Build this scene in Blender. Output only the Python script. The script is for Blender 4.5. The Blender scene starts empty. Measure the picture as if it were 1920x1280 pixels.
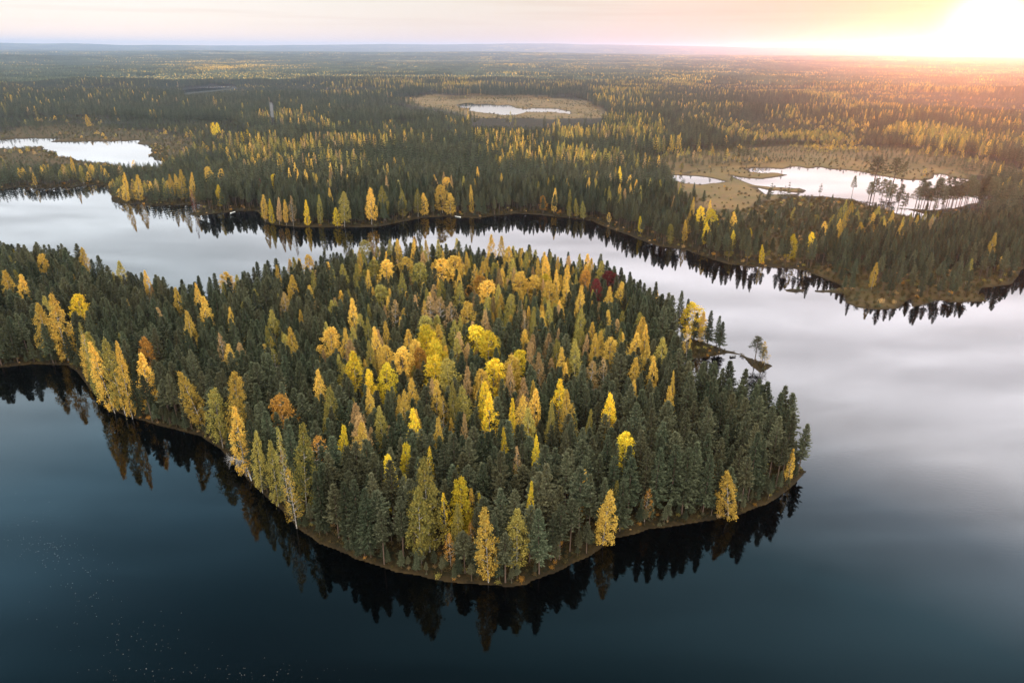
import bpy, math, random
import numpy as np
from math import radians, atan, cos, sin, hypot, pi
rng = np.random.default_rng(7); random.seed(7)
S = bpy.context.scene; C = S.collection
# ------------------------------------------------------------------ camera
CAM_H = 100.0; FPX = 1280.0
PITCH = atan(547/1280); ROLL = atan(14/1920)
_f = np.array([0, cos(PITCH), -sin(PITCH)]); _u = np.array([0, sin(PITCH), cos(PITCH)]); _r = np.array([1., 0, 0])
RV = cos(ROLL)*_r + sin(ROLL)*_u; UV = -sin(ROLL)*_r + cos(ROLL)*_u
cam = bpy.data.cameras.new('camera'); cam.lens = 24.0; cam.sensor_width = 36.0
cam.clip_start = 1.0; cam.clip_end = 80000.0
co = bpy.data.objects.new('camera', cam); C.objects.link(co)
from mathutils import Matrix, Vector
co.matrix_world = Matrix(((RV[0], UV[0], -_f[0], 0), (RV[1], UV[1], -_f[1], 0), (RV[2], UV[2], -_f[2], CAM_H), (0, 0, 0, 1)))
S.camera = co
# ------------------------------------------------------------------ light
SUN_AZ = radians(32.1); SUN_EL = radians(1.9)
sv = Vector((sin(SUN_AZ)*cos(SUN_EL), cos(SUN_AZ)*cos(SUN_EL), sin(SUN_EL)))
sl = bpy.data.lights.new('sun', 'SUN'); sl.energy = 2.5; sl.angle = radians(0.6); sl.color = (1.0, 0.26, 0.08)
so = bpy.data.objects.new('sun', sl); C.objects.link(so)
so.rotation_euler = sv.to_track_quat('Z', 'Y').to_euler(); so.location = (300, 500, 400)
S.view_settings.view_transform = 'Standard'; S.view_settings.look = 'None'
S.view_settings.gamma = 1.0; S.view_settings.exposure = 0.0
S.render.engine = 'CYCLES'
cy = S.cycles
cy.max_bounces = 5; cy.diffuse_bounces = 2; cy.glossy_bounces = 2; cy.transmission_bounces = 3
cy.volume_bounces = 0; cy.transparent_max_bounces = 4; cy.sample_clamp_indirect = 6
cy.use_denoising = True; cy.denoiser = 'OPENIMAGEDENOISE'; cy.denoising_input_passes = 'RGB_ALBEDO_NORMAL'
try: cy.denoising_prefilter = 'ACCURATE'
except Exception: pass
cy.caustics_reflective = False; cy.caustics_refractive = False

class NT:
    def __init__(s, tree): s.t = tree; s.n = tree.nodes; s.n.clear()
    def add(s, kind, ins=None, **kw):
        nd = s.n.new(kind)
        for k, v in kw.items(): setattr(nd, k, v)
        for k, v in (ins or {}).items(): s.set(nd, k, v)
        return nd
    def set(s, nd, k, v):
        i = nd.inputs[k]
        if isinstance(v, bpy.types.NodeSocket): s.t.links.new(v, i)
        else: i.default_value = v
    def math(s, op, a, b=0.0, c=None, clamp=False):
        nd = s.add('ShaderNodeMath', operation=op, use_clamp=clamp)
        s.set(nd, 0, a); s.set(nd, 1, b)
        if c is not None: s.set(nd, 2, c)
        return nd.outputs[0]
    def vmath(s, op, a, b=None, sc=None):
        nd = s.add('ShaderNodeVectorMath', operation=op)
        s.set(nd, 0, a)
        if b is not None: s.set(nd, 1, b)
        if sc is not None: s.set(nd, 'Scale', sc)
        return nd.outputs['Value'] if op in ('DOT_PRODUCT', 'LENGTH') else nd.outputs[0]
    def mix(s, f, a, b, blend='MIX'):
        nd = s.add('ShaderNodeMix', data_type='RGBA', blend_type=blend)
        s.set(nd, 0, f); s.set(nd, 6, a); s.set(nd, 7, b); return nd.outputs[2]
    def rng(s, v, a, b, c, d, smooth=False):
        nd = s.add('ShaderNodeMapRange', {0: v, 1: a, 2: b, 3: c, 4: d})
        if smooth: nd.interpolation_type = 'SMOOTHSTEP'
        return nd.outputs[0]
    def ramp(s, f, pts):
        nd = s.add('ShaderNodeValToRGB'); r = nd.color_ramp
        while len(r.elements) < len(pts): r.elements.new(0.5)
        for e, (p, c) in zip(r.elements, pts): e.position = p; e.color = (*c, 1)
        s.set(nd, 0, f); return nd.outputs[0]

# ---- sky: physical sky plus a bright high overcast veil, with light added overhead and behind
wd = bpy.data.worlds.new('World'); S.world = wd; wd.use_nodes = True
T = NT(wd.node_tree)
tc = T.add('ShaderNodeTexCoord'); D = tc.outputs['Generated']
sep = T.add('ShaderNodeSeparateXYZ', {0: D}); z = sep.outputs[2]
el = T.math('MULTIPLY', T.math('ARCSINE', T.math('MAXIMUM', z, 0.0)), 2/pi)      # 0 horizon .. 1 zenith
sundir = (sin(SUN_AZ)*cos(radians(1.6)), cos(SUN_AZ)*cos(radians(1.6)), sin(radians(1.6)))
hd = T.vmath('NORMALIZE', T.vmath('MULTIPLY', D, (1, 1, 0.0)))
side = T.vmath('DOT_PRODUCT', hd, (sin(SUN_AZ), cos(SUN_AZ), 0))
sidef = T.rng(side, 0.45, 1.0, 0.0, 1.0, True)
def dg(a): return a/90.0
K = 7.0
def rp(pts): return [(p, tuple(v*5/7 for v in c)) for p, c in pts]
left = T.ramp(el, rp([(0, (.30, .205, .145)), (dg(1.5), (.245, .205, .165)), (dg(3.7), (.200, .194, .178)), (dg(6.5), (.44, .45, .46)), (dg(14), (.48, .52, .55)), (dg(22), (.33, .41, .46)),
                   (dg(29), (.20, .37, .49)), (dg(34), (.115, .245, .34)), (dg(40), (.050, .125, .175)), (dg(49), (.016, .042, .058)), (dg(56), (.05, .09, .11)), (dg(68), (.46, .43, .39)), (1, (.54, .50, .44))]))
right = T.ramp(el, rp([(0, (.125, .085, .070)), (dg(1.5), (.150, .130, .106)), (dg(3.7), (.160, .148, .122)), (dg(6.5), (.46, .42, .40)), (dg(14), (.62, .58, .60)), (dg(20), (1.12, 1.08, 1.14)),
                    (dg(27), (1.30, 1.27, 1.33)), (dg(32), (.46, .56, .66)), (dg(38), (.15, .28, .35)), (dg(49), (.045, .115, .15)), (dg(56), (.08, .14, .16)), (dg(68), (.46, .43, .39)), (1, (.54, .50, .44))]))  # both ramps: unseen zenith raised as added light on the treetops
# warm bright sky added behind the viewer, out of view, to light the trees
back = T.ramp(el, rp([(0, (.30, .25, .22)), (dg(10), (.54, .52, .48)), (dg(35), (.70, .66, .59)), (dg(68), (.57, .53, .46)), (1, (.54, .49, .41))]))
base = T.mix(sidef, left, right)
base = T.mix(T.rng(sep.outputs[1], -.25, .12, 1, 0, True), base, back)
base = T.vmath('SCALE', base, sc=K)
lowsun = T.math('MULTIPLY', T.math('POWER', T.math('MAXIMUM', T.vmath('DOT_PRODUCT', D, sundir), 0.0), 26.0), T.rng(z, .06, .11, 1.0, 0.0, True))
base = T.mix(lowsun, base, T.vmath('MULTIPLY', base, (.55, .42, .36)))
# streaky cloud structure on a flat layer overhead
zz = T.math('ADD', z, 0.06)
px = T.math('DIVIDE', sep.outputs[0], zz); py = T.math('DIVIDE', sep.outputs[1], zz)
pv = T.add('ShaderNodeCombineXYZ', {0: px, 1: py, 2: 0.0}).outputs[0]
mp = T.add('ShaderNodeMapping', {'Vector': pv, 'Rotation': (0, 0, radians(35)), 'Scale': (0.5, 2.8, 1)})
n1 = T.add('ShaderNodeTexNoise', {'Vector': mp.outputs[0], 'Scale': 1.5, 'Detail': 6.0, 'Roughness': 0.6, 'Distortion': 0.5}).outputs[0]
cl = T.rng(n1, 0.36, 0.66, 0.78, 1.26, True)
clf = T.rng(z, 0.07, 0.16, 0.0, 1.0, True)
clm = T.math('ADD', T.math('MULTIPLY', T.math('SUBTRACT', cl, 1.0), clf), 1.0)
base = T.vmath('SCALE', base, sc=clm)
# thin horizontal bars low over the horizon
hb = T.add('ShaderNodeMapping', {'Vector': D, 'Scale': (3.0, 3.0, 95.0)})
n2 = T.add('ShaderNodeTexNoise', {'Vector': hb.outputs[0], 'Scale': 1.0, 'Detail': 4.0, 'Roughness': 0.5}).outputs[0]
bars = T.rng(n2, 0.42, 0.66, 0.0, 1.0, True)
barf = T.math('MULTIPLY', bars, T.rng(z, 0.012, 0.05, 0.0, 1.0, True))
barf = T.math('MULTIPLY', barf, T.rng(z, 0.10, 0.2, 1.0, 0.0, True))
base = T.mix(T.math('MULTIPLY', barf, 0.55), base, T.vmath('MULTIPLY', base, (0.90, 0.84, 0.80)))
# bright aureole of the low sun shining through the veil
sd_ = T.math('MAXIMUM', T.vmath('DOT_PRODUCT', D, sundir), 0.0)
g1 = T.math('POWER', sd_, 2200.0); g2 = T.math('POWER', sd_, 260.0); g3 = T.math('POWER', sd_, 26.0)
barg = T.math('SUBTRACT', 1.0, T.math('MULTIPLY', barf, 0.55))
glow = T.vmath('ADD', T.vmath('SCALE', (3.6, 2.8, 1.8), sc=g1), T.vmath('SCALE', (0.12, 0.03, -0.01), sc=T.math('MULTIPLY', g2, barg)))
glow = T.vmath('ADD', glow, T.vmath('SCALE', (0.0, 0.0, -0.01), sc=g3))
base = T.vmath('ADD', base, glow)
sky = T.add('ShaderNodeTexSky', sky_type='NISHITA', sun_disc=False, sun_elevation=SUN_EL, sun_rotation=SUN_AZ)
b1 = T.add('ShaderNodeBackground', {'Color': T.vmath('MULTIPLY', sky.outputs[0], (.34, .22, .22)), 'Strength': 0.05})
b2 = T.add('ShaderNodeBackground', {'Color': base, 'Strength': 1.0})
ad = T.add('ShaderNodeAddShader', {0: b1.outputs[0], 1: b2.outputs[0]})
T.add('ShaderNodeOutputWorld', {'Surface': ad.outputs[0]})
wd.cycles.sampling_method = 'MANUAL'; wd.cycles.sample_map_resolution = 1024

# ------------------------------------------------------------------ image <-> place
def ray(x, y): return _f + RV*(x-960)/FPX + UV*(640-y)/FPX
def at(x, y, zz=0.0):
    d = ray(x, y); t = (zz-CAM_H)/d[2]; return (d[0]*t, d[1]*t)
def proj(X, Y, Z):
    X = np.asarray(X, float); Y = np.asarray(Y, float); Z = np.asarray(Z, float)-CAM_H
    dep = X*_f[0]+Y*_f[1]+Z*_f[2]; dep = np.where(dep > 1, dep, 1)
    a = (X*RV[0]+Y*RV[1]+Z*RV[2])/dep; b = (X*UV[0]+Y*UV[1]+Z*UV[2])/dep
    return 960+a*FPX, 640-b*FPX
def wpoly(pts, zz=0.0):
    return np.array([at(p[0], p[1], p[2] if len(p) > 2 else zz) for p in pts])
def inside(poly, X, Y):
    c = np.zeros(np.shape(X), bool); n = len(poly)
    for i in range(n):
        x0, y0 = poly[i]; x1, y1 = poly[(i+1) % n]
        if y0 == y1: continue
        m = ((y0 > Y) != (y1 > Y)) & (X < (x1-x0)*(Y-y0)/(y1-y0)+x0)
        c ^= m
    return c
def pdist(poly, X, Y):
    d = np.full(np.shape(X), 1e18); n = len(poly)
    for i in range(n):
        x0, y0 = poly[i]; x1, y1 = poly[(i+1) % n]
        dx, dy = x1-x0, y1-y0; L = dx*dx+dy*dy+1e-9
        t = np.clip(((X-x0)*dx+(Y-y0)*dy)/L, 0, 1)
        d = np.minimum(d, (X-x0-t*dx)**2+(Y-y0-t*dy)**2)
    return np.sqrt(d)
def sdist(poly, X, Y): return np.where(inside(poly, X, Y), 1, -1)*pdist(poly, X, Y)
_tab = rng.random((256, 256))
def vnoise(X, Y):
    xi = np.floor(X).astype(int); yi = np.floor(Y).astype(int); fx = X-xi; fy = Y-yi
    fx = fx*fx*(3-2*fx); fy = fy*fy*(3-2*fy)
    g = lambda a, b: _tab[a & 255, b & 255]
    return (g(xi, yi)*(1-fx)+g(xi+1, yi)*fx)*(1-fy)+(g(xi, yi+1)*(1-fx)+g(xi+1, yi+1)*fx)*fy
def fbm(X, Y, o=4):
    s = 0; a = 1; n = 0
    for k in range(o):
        s = s+a*vnoise(X*2**k+17.3*k, Y*2**k+5.1*k); n += a; a *= .5
    return s/n

HEAD = wpoly([(-500, 672), (-200, 686), (0, 689), (60, 683), (128, 685), (146, 698), (165, 724), (185, 748), (205, 771), (260, 787), (330, 803), (380, 818),
    (415, 842), (440, 868), (460, 897), (520, 948), (560, 990), (600, 1017), (660, 1044), (740, 1070), (830, 1087), (920, 1098), (990, 1096), (1012, 1083),
    (1060, 1063), (1120, 1030), (1150, 1012), (1220, 993), (1300, 980), (1370, 970), (1440, 944), (1478, 920), (1500, 897),
    (1512, 880), (1516, 850, 6), (1507, 800, 11), (1488, 775, 11), (1455, 750, 11), (1405, 722, 11), (1372, 714, 11), (1340, 704, 11), (1300, 692, 11), (1272, 680),
    (1295, 673), (1330, 668), (1356, 663), (1366, 661.5), (1385, 664.5), (1399, 672), (1409, 685), (1425, 697), (1437, 692), (1447, 685), (1434, 681),
    (1415, 675), (1395, 668), (1378, 661), (1362, 657), (1347, 652), (1330, 645), (1312, 640), (1296, 634),
    (1283, 582, 14), (1264, 554, 14), (1245, 536, 14), (1215, 527, 14), (1190, 519, 14), (1165, 505, 14), (1120, 487, 14), (1060, 474, 14), (1000, 466, 14), (950, 460, 14),
    (900, 461, 14), (860, 458, 14), (760, 457, 14), (690, 460, 14), (640, 472, 14), (590, 485, 14), (540, 496, 14), (480, 508, 14), (440, 516, 14), (400, 525, 14),
    (350, 522, 14), (300, 512, 14), (250, 508, 14), (200, 494, 14), (150, 472, 14), (100, 460, 14), (60, 455, 14), (0, 450, 14), (-150, 436, 14), (-500, 420, 14)])
_shore = [(-400, 352), (0, 356), (60, 355), (110, 353), (190, 350), (205, 362), (218, 375), (240, 381), (290, 383), (340, 382), (372, 385), (366, 395),
    (350, 402), (365, 405), (400, 401), (440, 397), (480, 396), (489, 403), (495, 414), (510, 421), (560, 425), (640, 427), (700, 426), (730, 421), (760, 414),
    (800, 408), (840, 406), (900, 409), (930, 405), (970, 401), (1010, 403), (1060, 408), (1110, 415), (1140, 427), (1180, 441), (1210, 452), (1240, 462),
    (1290, 470), (1330, 484), (1370, 495), (1420, 501), (1480, 503), (1510, 508), (1530, 517), (1550, 525), (1580, 539), (1560, 545), (1524, 545), (1530, 549),
    (1582, 552), (1586, 568), (1609, 577), (1650, 581), (1682, 579), (1697, 563), (1704, 560), (1707, 575), (1735, 570), (1760, 565), (1800, 568), (1851, 566),
    (1835, 552), (1840, 541), (1870, 537), (1897, 534), (1911, 517), (1917, 506), (1990, 498), (2150, 490)]
_m = wpoly(_shore)
MAIN = np.vstack([[(-40000, _m[0][1]*1.0)], _m, [(40000, _m[-1][1]), (40000, 60000), (-40000, 60000)]])
ISLET = wpoly([(1471, 543), (1485, 541), (1508, 543), (1508, 547), (1490, 549), (1475, 547)])
PONDS = [wpoly(p) for p in [
    [(1375, 329), (1400, 332), (1430, 333), (1474, 326), (1455, 322), (1410, 320), (1402, 316), (1440, 314), (1470, 317), (1505, 316), (1520, 320), (1545, 318),
     (1600, 324), (1660, 331), (1700, 335), (1740, 337), (1760, 333), (1800, 338), (1842, 345), (1846, 360), (1838, 372), (1846, 385), (1800, 393), (1740, 393), (1695, 390), (1640, 380),
     (1590, 371), (1530, 367), (1490, 365), (1512, 357), (1500, 352), (1450, 348), (1415, 345), (1395, 338)],
    [(1256, 330), (1275, 330), (1310, 334), (1340, 338), (1368, 342), (1350, 345), (1320, 347), (1290, 345), (1270, 339)],
    [(1418, 350), (1440, 355), (1470, 356), (1508, 361), (1480, 361), (1455, 363), (1436, 363), (1428, 357)],
    [(1596, 373), (1640, 377), (1690, 388), (1740, 404), (1775, 415), (1762, 422), (1715, 408), (1670, 396), (1620, 383)],
    [(856, 198), (880, 194.5), (920, 195), (955, 197), (962, 201), (990, 204), (1010, 202), (1030, 203), (1060, 207), (1066, 212), (1020, 211), (985, 210), (960, 214),
     (925, 213.5), (895, 210), (875, 207), (885, 203)],
    [(-200, 262), (60, 264), (180, 264), (240, 268), (293, 270), (288, 280), (281, 291), (296, 300), (310, 312), (240, 314), (190, 306), (130, 292), (60, 278), (-200, 272)],
    [(342, 168), (390, 163.5), (437, 160), (441, 164), (400, 170), (345, 175)],
    [(1750, 201), (1920, 206), (2000, 209), (2000, 215), (1900, 212), (1754, 206)],
    [(1778, 333), (1790, 334), (1798, 337), (1770, 338), (1755, 336)]]]
BOGS = [[(1250, 326), (1330, 312), (1400, 303), (1500, 300), (1640, 306), (1780, 321), (1840, 331), (1850, 350), (1850, 392), (1700, 398), (1590, 374),
         (1500, 366), (1440, 374), (1400, 392), (1345, 398), (1305, 388), (1298, 360), (1262, 348)],
        [(700, 187), (800, 182), (900, 181), (1000, 184), (1100, 190), (1115, 205), (1145, 226), (1060, 230), (960, 233), (895, 232), (878, 217), (820, 206), (760, 196)],
        [(-200, 246), (60, 243), (180, 241), (300, 247), (345, 256), (370, 275), (340, 300), (300, 318), (-200, 318)]]
BOGW = [wpoly(b) for b in BOGS]
SCRUB = [(1330, 398), (1400, 385), (1480, 372), (1600, 374), (1660, 392), (1730, 425), (1650, 460), (1560, 470), (1490, 495), (1400, 480), (1385, 430)]
MARSH = [(1520, 500), (1600, 492), (1700, 498), (1800, 505), (1920, 500), (1930, 540), (1860, 590), (1640, 600), (1560, 560)]
CLEAR = [[(980, 268), (1180, 266), (1200, 273), (980, 276)], [(790, 282), (900, 281), (905, 288), (790, 290)], [(620, 236), (760, 232), (800, 238), (640, 244)],
         [(505, 196), (513, 196), (516, 228), (507, 228)], [(1380, 198), (1740, 203), (1740, 209), (1380, 206)], [(560, 258), (640, 262), (640, 268), (560, 265)]]

def land_sd(X, Y):
    R = np.hypot(X, Y)
    w = np.clip(R/260, .5, 6)
    Xw = X+(fbm(X/(9*w), Y/(9*w), 3)-.5)*5.0*w*.55; Yw = Y+(fbm(X/(9*w)+50, Y/(9*w)+9, 3)-.5)*5.0*w*.55
    sp_ = (X > 66) & (X < 100) & (Y > 205) & (Y < 245)
    a = sdist(HEAD, np.where(sp_, X*.8+Xw*.2, Xw), np.where(sp_, Y*.8+Yw*.2, Yw))
    a = np.where(sp_, a+.35, a)
    m = np.full(X.shape, -1e9)
    q = Y > 180
    kf = np.clip((R-450)/500, 0, 1)
    Xw = Xw+kf*24*(fbm(X/34+4, Y/120+2, 3)-.5); Yw = Yw+kf*110*(fbm(X/34+14, Y/120+22, 3)-.5)
    m[q] = sdist(MAIN, Xw[q], Yw[q])
    for i, p in enumerate(PONDS):
        lo = p.min(0)-150; hi = p.max(0)+150
        q = (X > lo[0]) & (X < hi[0]) & (Y > lo[1]) & (Y < hi[1])
        if q.any(): m[q] = np.minimum(m[q], -sdist(p, Xw[q], Yw[q]))
    q = (np.abs(X-ISLET[:, 0].mean()) < 80) & (np.abs(Y-ISLET[:, 1].mean()) < 80)
    if q.any(): m[q] = np.maximum(m[q], sdist(ISLET, X[q], Y[q]))
    # bog pools and rafts break up the edges of the mires
    return a, m
def sky_off(az_px):
    return np.interp(az_px, [-400, 0, 150, 330, 500, 650, 760, 850, 950, 1000, 1200, 1350, 1500, 1700, 1900, 2300], [1, 2, 4, 2, 3, 4, 7, 8, 10, 10, 8, 6, 5, 4, 2, 2])
def ground(X, Y, a=None, m=None):
    X = np.asarray(X, float); Y = np.asarray(Y, float)
    if a is None: a, m = land_sd(X, Y)
    R = np.hypot(X, Y)
    ap = np.clip(a, 0, None); mp_ = np.clip(m, 0, None)
    zh = .10+2.6*(1-np.exp(-ap/28))+.5*fbm(X/9, Y/9, 2)*(1-np.exp(-ap/6))
    A = 14*(1-np.exp(-mp_/420))
    zm = .12+.6*(1-np.exp(-mp_/10))+A*fbm(X/520, Y/520, 3)+.4*fbm(X/12, Y/12, 2)*(1-np.exp(-mp_/8))
    far = np.clip((R-3500)/4500, 0, 1); far = far*far*(3-2*far)
    zm = zm+far*38*fbm(X/2100+3, Y/900+8, 4)
    azp = 960+FPX*np.tan(np.clip(np.arctan2(X, np.maximum(Y, 1)), -1.3, 1.3))*cos(PITCH)
    k = np.exp(-((R-8600)/1100)**2)*np.clip(1-np.abs(azp-900)/900, 0, 1)*34*(.5+fbm(X/1500, Y/1500, 3))
    k2 = np.exp(-((R-5600)/500)**2)*np.clip(1-np.abs(azp-130)/420, 0, 1)*30*(.4+fbm(X/900, Y/900, 3))
    hz = np.clip((R-12500)/5500, 0, 1); hz = hz*hz*(3-2*hz)
    top = CAM_H+(sky_off(azp)+(fbm(azp/90, azp*0+3, 4)-.5)*3.2)/1516*np.maximum(R, 1)
    zm = np.maximum(zm+k+k2, 0)*(1-hz)+hz*(top-4)
    zm = np.where(R > 18500, np.minimum(zm, top-4), zm)
    z0 = np.where(a > 0, zh, np.where(m > 0, zm, -0.05))
    sd = np.maximum(a, m)
    return np.where(sd > 0, z0, np.maximum(sd*.35-.02, -2.5))

def newobj(name, me, parent=None, mats=()):
    o = bpy.data.objects.new(name, me); C.objects.link(o)
    for mt in mats: me.materials.append(mt)
    if parent: o.parent = parent
    return o
def tag(o, label, cat=None, group=None, kind=None):
    if label: o['label'] = label
    if cat: o['category'] = cat
    if group: o['group'] = group
    if kind: o['kind'] = kind
    return o
def mesh_np(name, V, F, mi=None, smooth=False, mats=()):
    """V (n,3); F (m,k) constant-size faces, or list of such arrays"""
    Fs = F if isinstance(F, list) else [F]
    me = bpy.data.meshes.new(name); V = np.asarray(V, np.float32)
    me.vertices.add(len(V)); me.vertices.foreach_set('co', V.ravel())
    nl = sum(f.size for f in Fs); npoly = sum(len(f) for f in Fs)
    me.loops.add(nl); me.polygons.add(npoly)
    me.loops.foreach_set('vertex_index', np.concatenate([f.ravel() for f in Fs]).astype(np.int32))
    tot = np.concatenate([np.full(len(f), f.shape[1]) for f in Fs]).astype(np.int32)
    st = np.concatenate([[0], np.cumsum(tot)[:-1]]).astype(np.int32)
    me.polygons.foreach_set('loop_start', st)
    for mt in mats: me.materials.append(mt)
    if mi is not None: me.polygons.foreach_set('material_index', np.asarray(mi, np.int32))
    me.polygons.foreach_set('use_smooth', np.full(npoly, smooth))
    me.update(); me.validate()
    return me

# ------------------------------------------------------------------ materials
def mat(name):
    m = bpy.data.materials.new(name); m.use_nodes = True; return m, NT(m.node_tree)
def foliage(name, c1, c2, c3, transl=.25, tipv=.5):
    m, t = mat(name)
    oi = t.add('ShaderNodeObjectInfo'); g = t.add('ShaderNodeNewGeometry'); tc = t.add('ShaderNodeTexCoord')
    nz = t.add('ShaderNodeTexNoise', {'Vector': tc.outputs['Object'], 'Scale': 1.1, 'Detail': 2.0}).outputs[0]
    isl = g.outputs['Random Per Island']
    a = t.mix(t.rng(oi.outputs['Random'], .1, .9, 0, 1), (*c1, 1), (*c2, 1))
    f = t.math('ADD', t.rng(nz, .42, .62, 0, .65, True), t.math('MULTIPLY', isl, .35))
    a = t.mix(f, a, (*c3, 1))
    a = t.vmath('SCALE', a, sc=t.rng(isl, 0, 1, 1-tipv*.6, 1+tipv*.6))
    r2 = t.math('FRACT', t.math('MULTIPLY', oi.outputs['Random'], 17.31))
    a = t.vmath('SCALE', a, sc=t.rng(r2, 0, 1, .60, 1.38))
    d = t.add('ShaderNodeBsdfDiffuse', {'Color': a}); tr = t.add('ShaderNodeBsdfTranslucent', {'Color': a})
    mx = t.add('ShaderNodeMixShader', {0: transl, 1: d.outputs[0], 2: tr.outputs[0]})
    t.add('ShaderNodeOutputMaterial', {'Surface': mx.outputs[0]}); return m
M = {}
M['spruce'] = foliage('spruce_needles', (.054, .075, .044), (.082, .088, .048), (.112, .122, .074), .15)
M['pine'] = foliage('pine_needles', (.068, .085, .050), (.106, .096, .048), (.134, .136, .084), .15)
M['gold'] = foliage('golden_birch_leaves', (.80, .48, .085), (.72, .47, .09), (.52, .38, .09), .30)
M['yellow'] = foliage('bright_yellow_leaves', (.88, .55, .045), (.80, .56, .045), (.56, .48, .05), .30)
M['olive'] = foliage('olive_birch_leaves', (.21, .215, .07), (.31, .27, .08), (.40, .31, .07), .28)
M['tan'] = foliage('tan_birch_leaves', (.52, .32, .14), (.46, .30, .12), (.36, .25, .12), .25)
M['orange'] = foliage('orange_brown_leaves', (.56, .27, .05), (.50, .26, .05), (.36, .19, .05), .25)
M['red'] = foliage('dark_red_leaves', (.15, .03, .03), (.19, .04, .035), (.11, .03, .028), .25)
M['shrub'] = foliage('heath_shrub_leaves', (.085, .065, .028), (.06, .065, .028), (.14, .09, .035), .2)
def bark(name, c1, c2, sc=3.0):
    m, t = mat(name); tc = t.add('ShaderNodeTexCoord')
    mp = t.add('ShaderNodeMapping', {'Vector': tc.outputs['Object'], 'Scale': (1, 1, .9)})
    n = t.add('ShaderNodeTexNoise', {'Vector': mp.outputs[0], 'Scale': sc, 'Detail': 4.0, 'Roughness': .7}).outputs[0]
    a = t.mix(t.rng(n, .42, .6, 0, 1), (*c1, 1), (*c2, 1))
    b = t.add('ShaderNodeBsdfPrincipled', {'Base Color': a, 'Roughness': .9})
    t.add('ShaderNodeOutputMaterial', {'Surface': b.outputs[0]}); return m
M['conbark'] = bark('conifer_bark', (.09, .065, .05), (.15, .09, .06))
M['birchbark'] = bark('birch_bark', (.50, .46, .43), (.10, .09, .085))
M['greybark'] = bark('grey_bark', (.22, .19, .18), (.34, .30, .29))
def simple(name, c, rough=.6, var=.15):
    m, t = mat(name); tc = t.add('ShaderNodeTexCoord')
    n = t.add('ShaderNodeTexNoise', {'Vector': tc.outputs['Object'], 'Scale': 4.0, 'Detail': 4.0}).outputs[0]
    a = t.vmath('SCALE', (*c,), sc=t.rng(n, .3, .7, 1-var, 1+var))
    b = t.add('ShaderNodeBsdfPrincipled', {'Base Color': a, 'Roughness': rough})
    t.add('ShaderNodeOutputMaterial', {'Surface': b.outputs[0]}); return m
# land: forest floor, sedge shore, mire
m, t = mat('forest_ground')
geo = t.add('ShaderNodeNewGeometry'); P = geo.outputs['Position']
shore = t.add('ShaderNodeAttribute', attribute_name='shore').outputs['Fac']
bog = t.add('ShaderNodeAttribute', attribute_name='bog').outputs['Fac']
nA = t.add('ShaderNodeTexNoise', {'Vector': P, 'Scale': .22, 'Detail': 6.0, 'Roughness': .65}).outputs[0]
nB = t.add('ShaderNodeTexNoise', {'Vector': P, 'Scale': 1.6, 'Detail': 4.0, 'Roughness': .7}).outputs[0]
nC = t.add('ShaderNodeTexNoise', {'Vector': P, 'Scale': .025, 'Detail': 6.0, 'Roughness': .6}).outputs[0]
nD = t.add('ShaderNodeTexNoise', {'Vector': P, 'Scale': .004, 'Detail': 8.0, 'Roughness': .65}).outputs[0]
c = t.mix(t.rng(nA, .38, .62, 0, 1), (.014, .015, .008, 1), (.034, .025, .011, 1))
c = t.mix(t.rng(nB, .5, .72, 0, .7), c, (.085, .048, .014, 1))
cf = t.mix(t.rng(nD, .4, .6, 0, 1), (.020, .030, .018, 1), (.045, .050, .026, 1))
dist = t.vmath('LENGTH', P)
c = t.mix(t.rng(dist, 1500, 3500, 0, 1), c, cf)
mire = t.mix(t.rng(nC, .36, .62, 0, 1), (.190, .118, .045, 1), (.115, .090, .034, 1))
mire = t.mix(t.rng(nA, .48, .66, 0, .6), mire, (.17, .08, .05, 1))
c = t.mix(bog, c, mire)
sedge = t.mix(t.rng(nA, .4, .6, 0, 1), (.022, .016, .009, 1), (.046, .031, .014, 1))
c = t.mix(shore, c, sedge)
bm = t.add('ShaderNodeBump', {'Height': nB, 'Strength': .8, 'Distance': .4})
bs = t.add('ShaderNodeBsdfPrincipled', {'Base Color': c, 'Roughness': .95, 'Specular IOR Level': .1, 'Normal': bm.outputs[0]})
t.add('ShaderNodeOutputMaterial', {'Surface': bs.outputs[0]}); M['land'] = m
# water: dark peaty lake with faint wind ripples
m, t = mat('lake_water')
geo = t.add('ShaderNodeNewGeometry'); P = geo.outputs['Position']
w1 = t.add('ShaderNodeMapping', {'Vector': P, 'Scale': (.55, 1.6, 1), 'Rotation': (0, 0, .15)})
r1 = t.add('ShaderNodeTexNoise', {'Vector': w1.outputs[0], 'Scale': 1.0, 'Detail': 3.0, 'Roughness': .55}).outputs[0]
r2 = t.add('ShaderNodeTexNoise', {'Vector': P, 'Scale': .05, 'Detail': 2.0}).outputs[0]
calm = t.rng(r2, .40, .66, .25, 1.0, True)
dist = t.vmath('LENGTH', P)
fade = t.rng(dist, 120, 600, 1.0, .35)
bm = t.add('ShaderNodeBump', {'Height': r1, 'Strength': t.math('MULTIPLY', t.math('MULTIPLY', calm, fade), .55), 'Distance': .014})
rgh = t.rng(dist, 100, 500, .035, .03)
bs = t.add('ShaderNodeBsdfPrincipled', {'Base Color': (.0003, .0006, .0008, 1), 'Roughness': rgh, 'IOR': 1.345, 'Normal': bm.outputs[0]})
t.add('ShaderNodeOutputMaterial', {'Surface': bs.outputs[0]}); M['water'] = m

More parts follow.
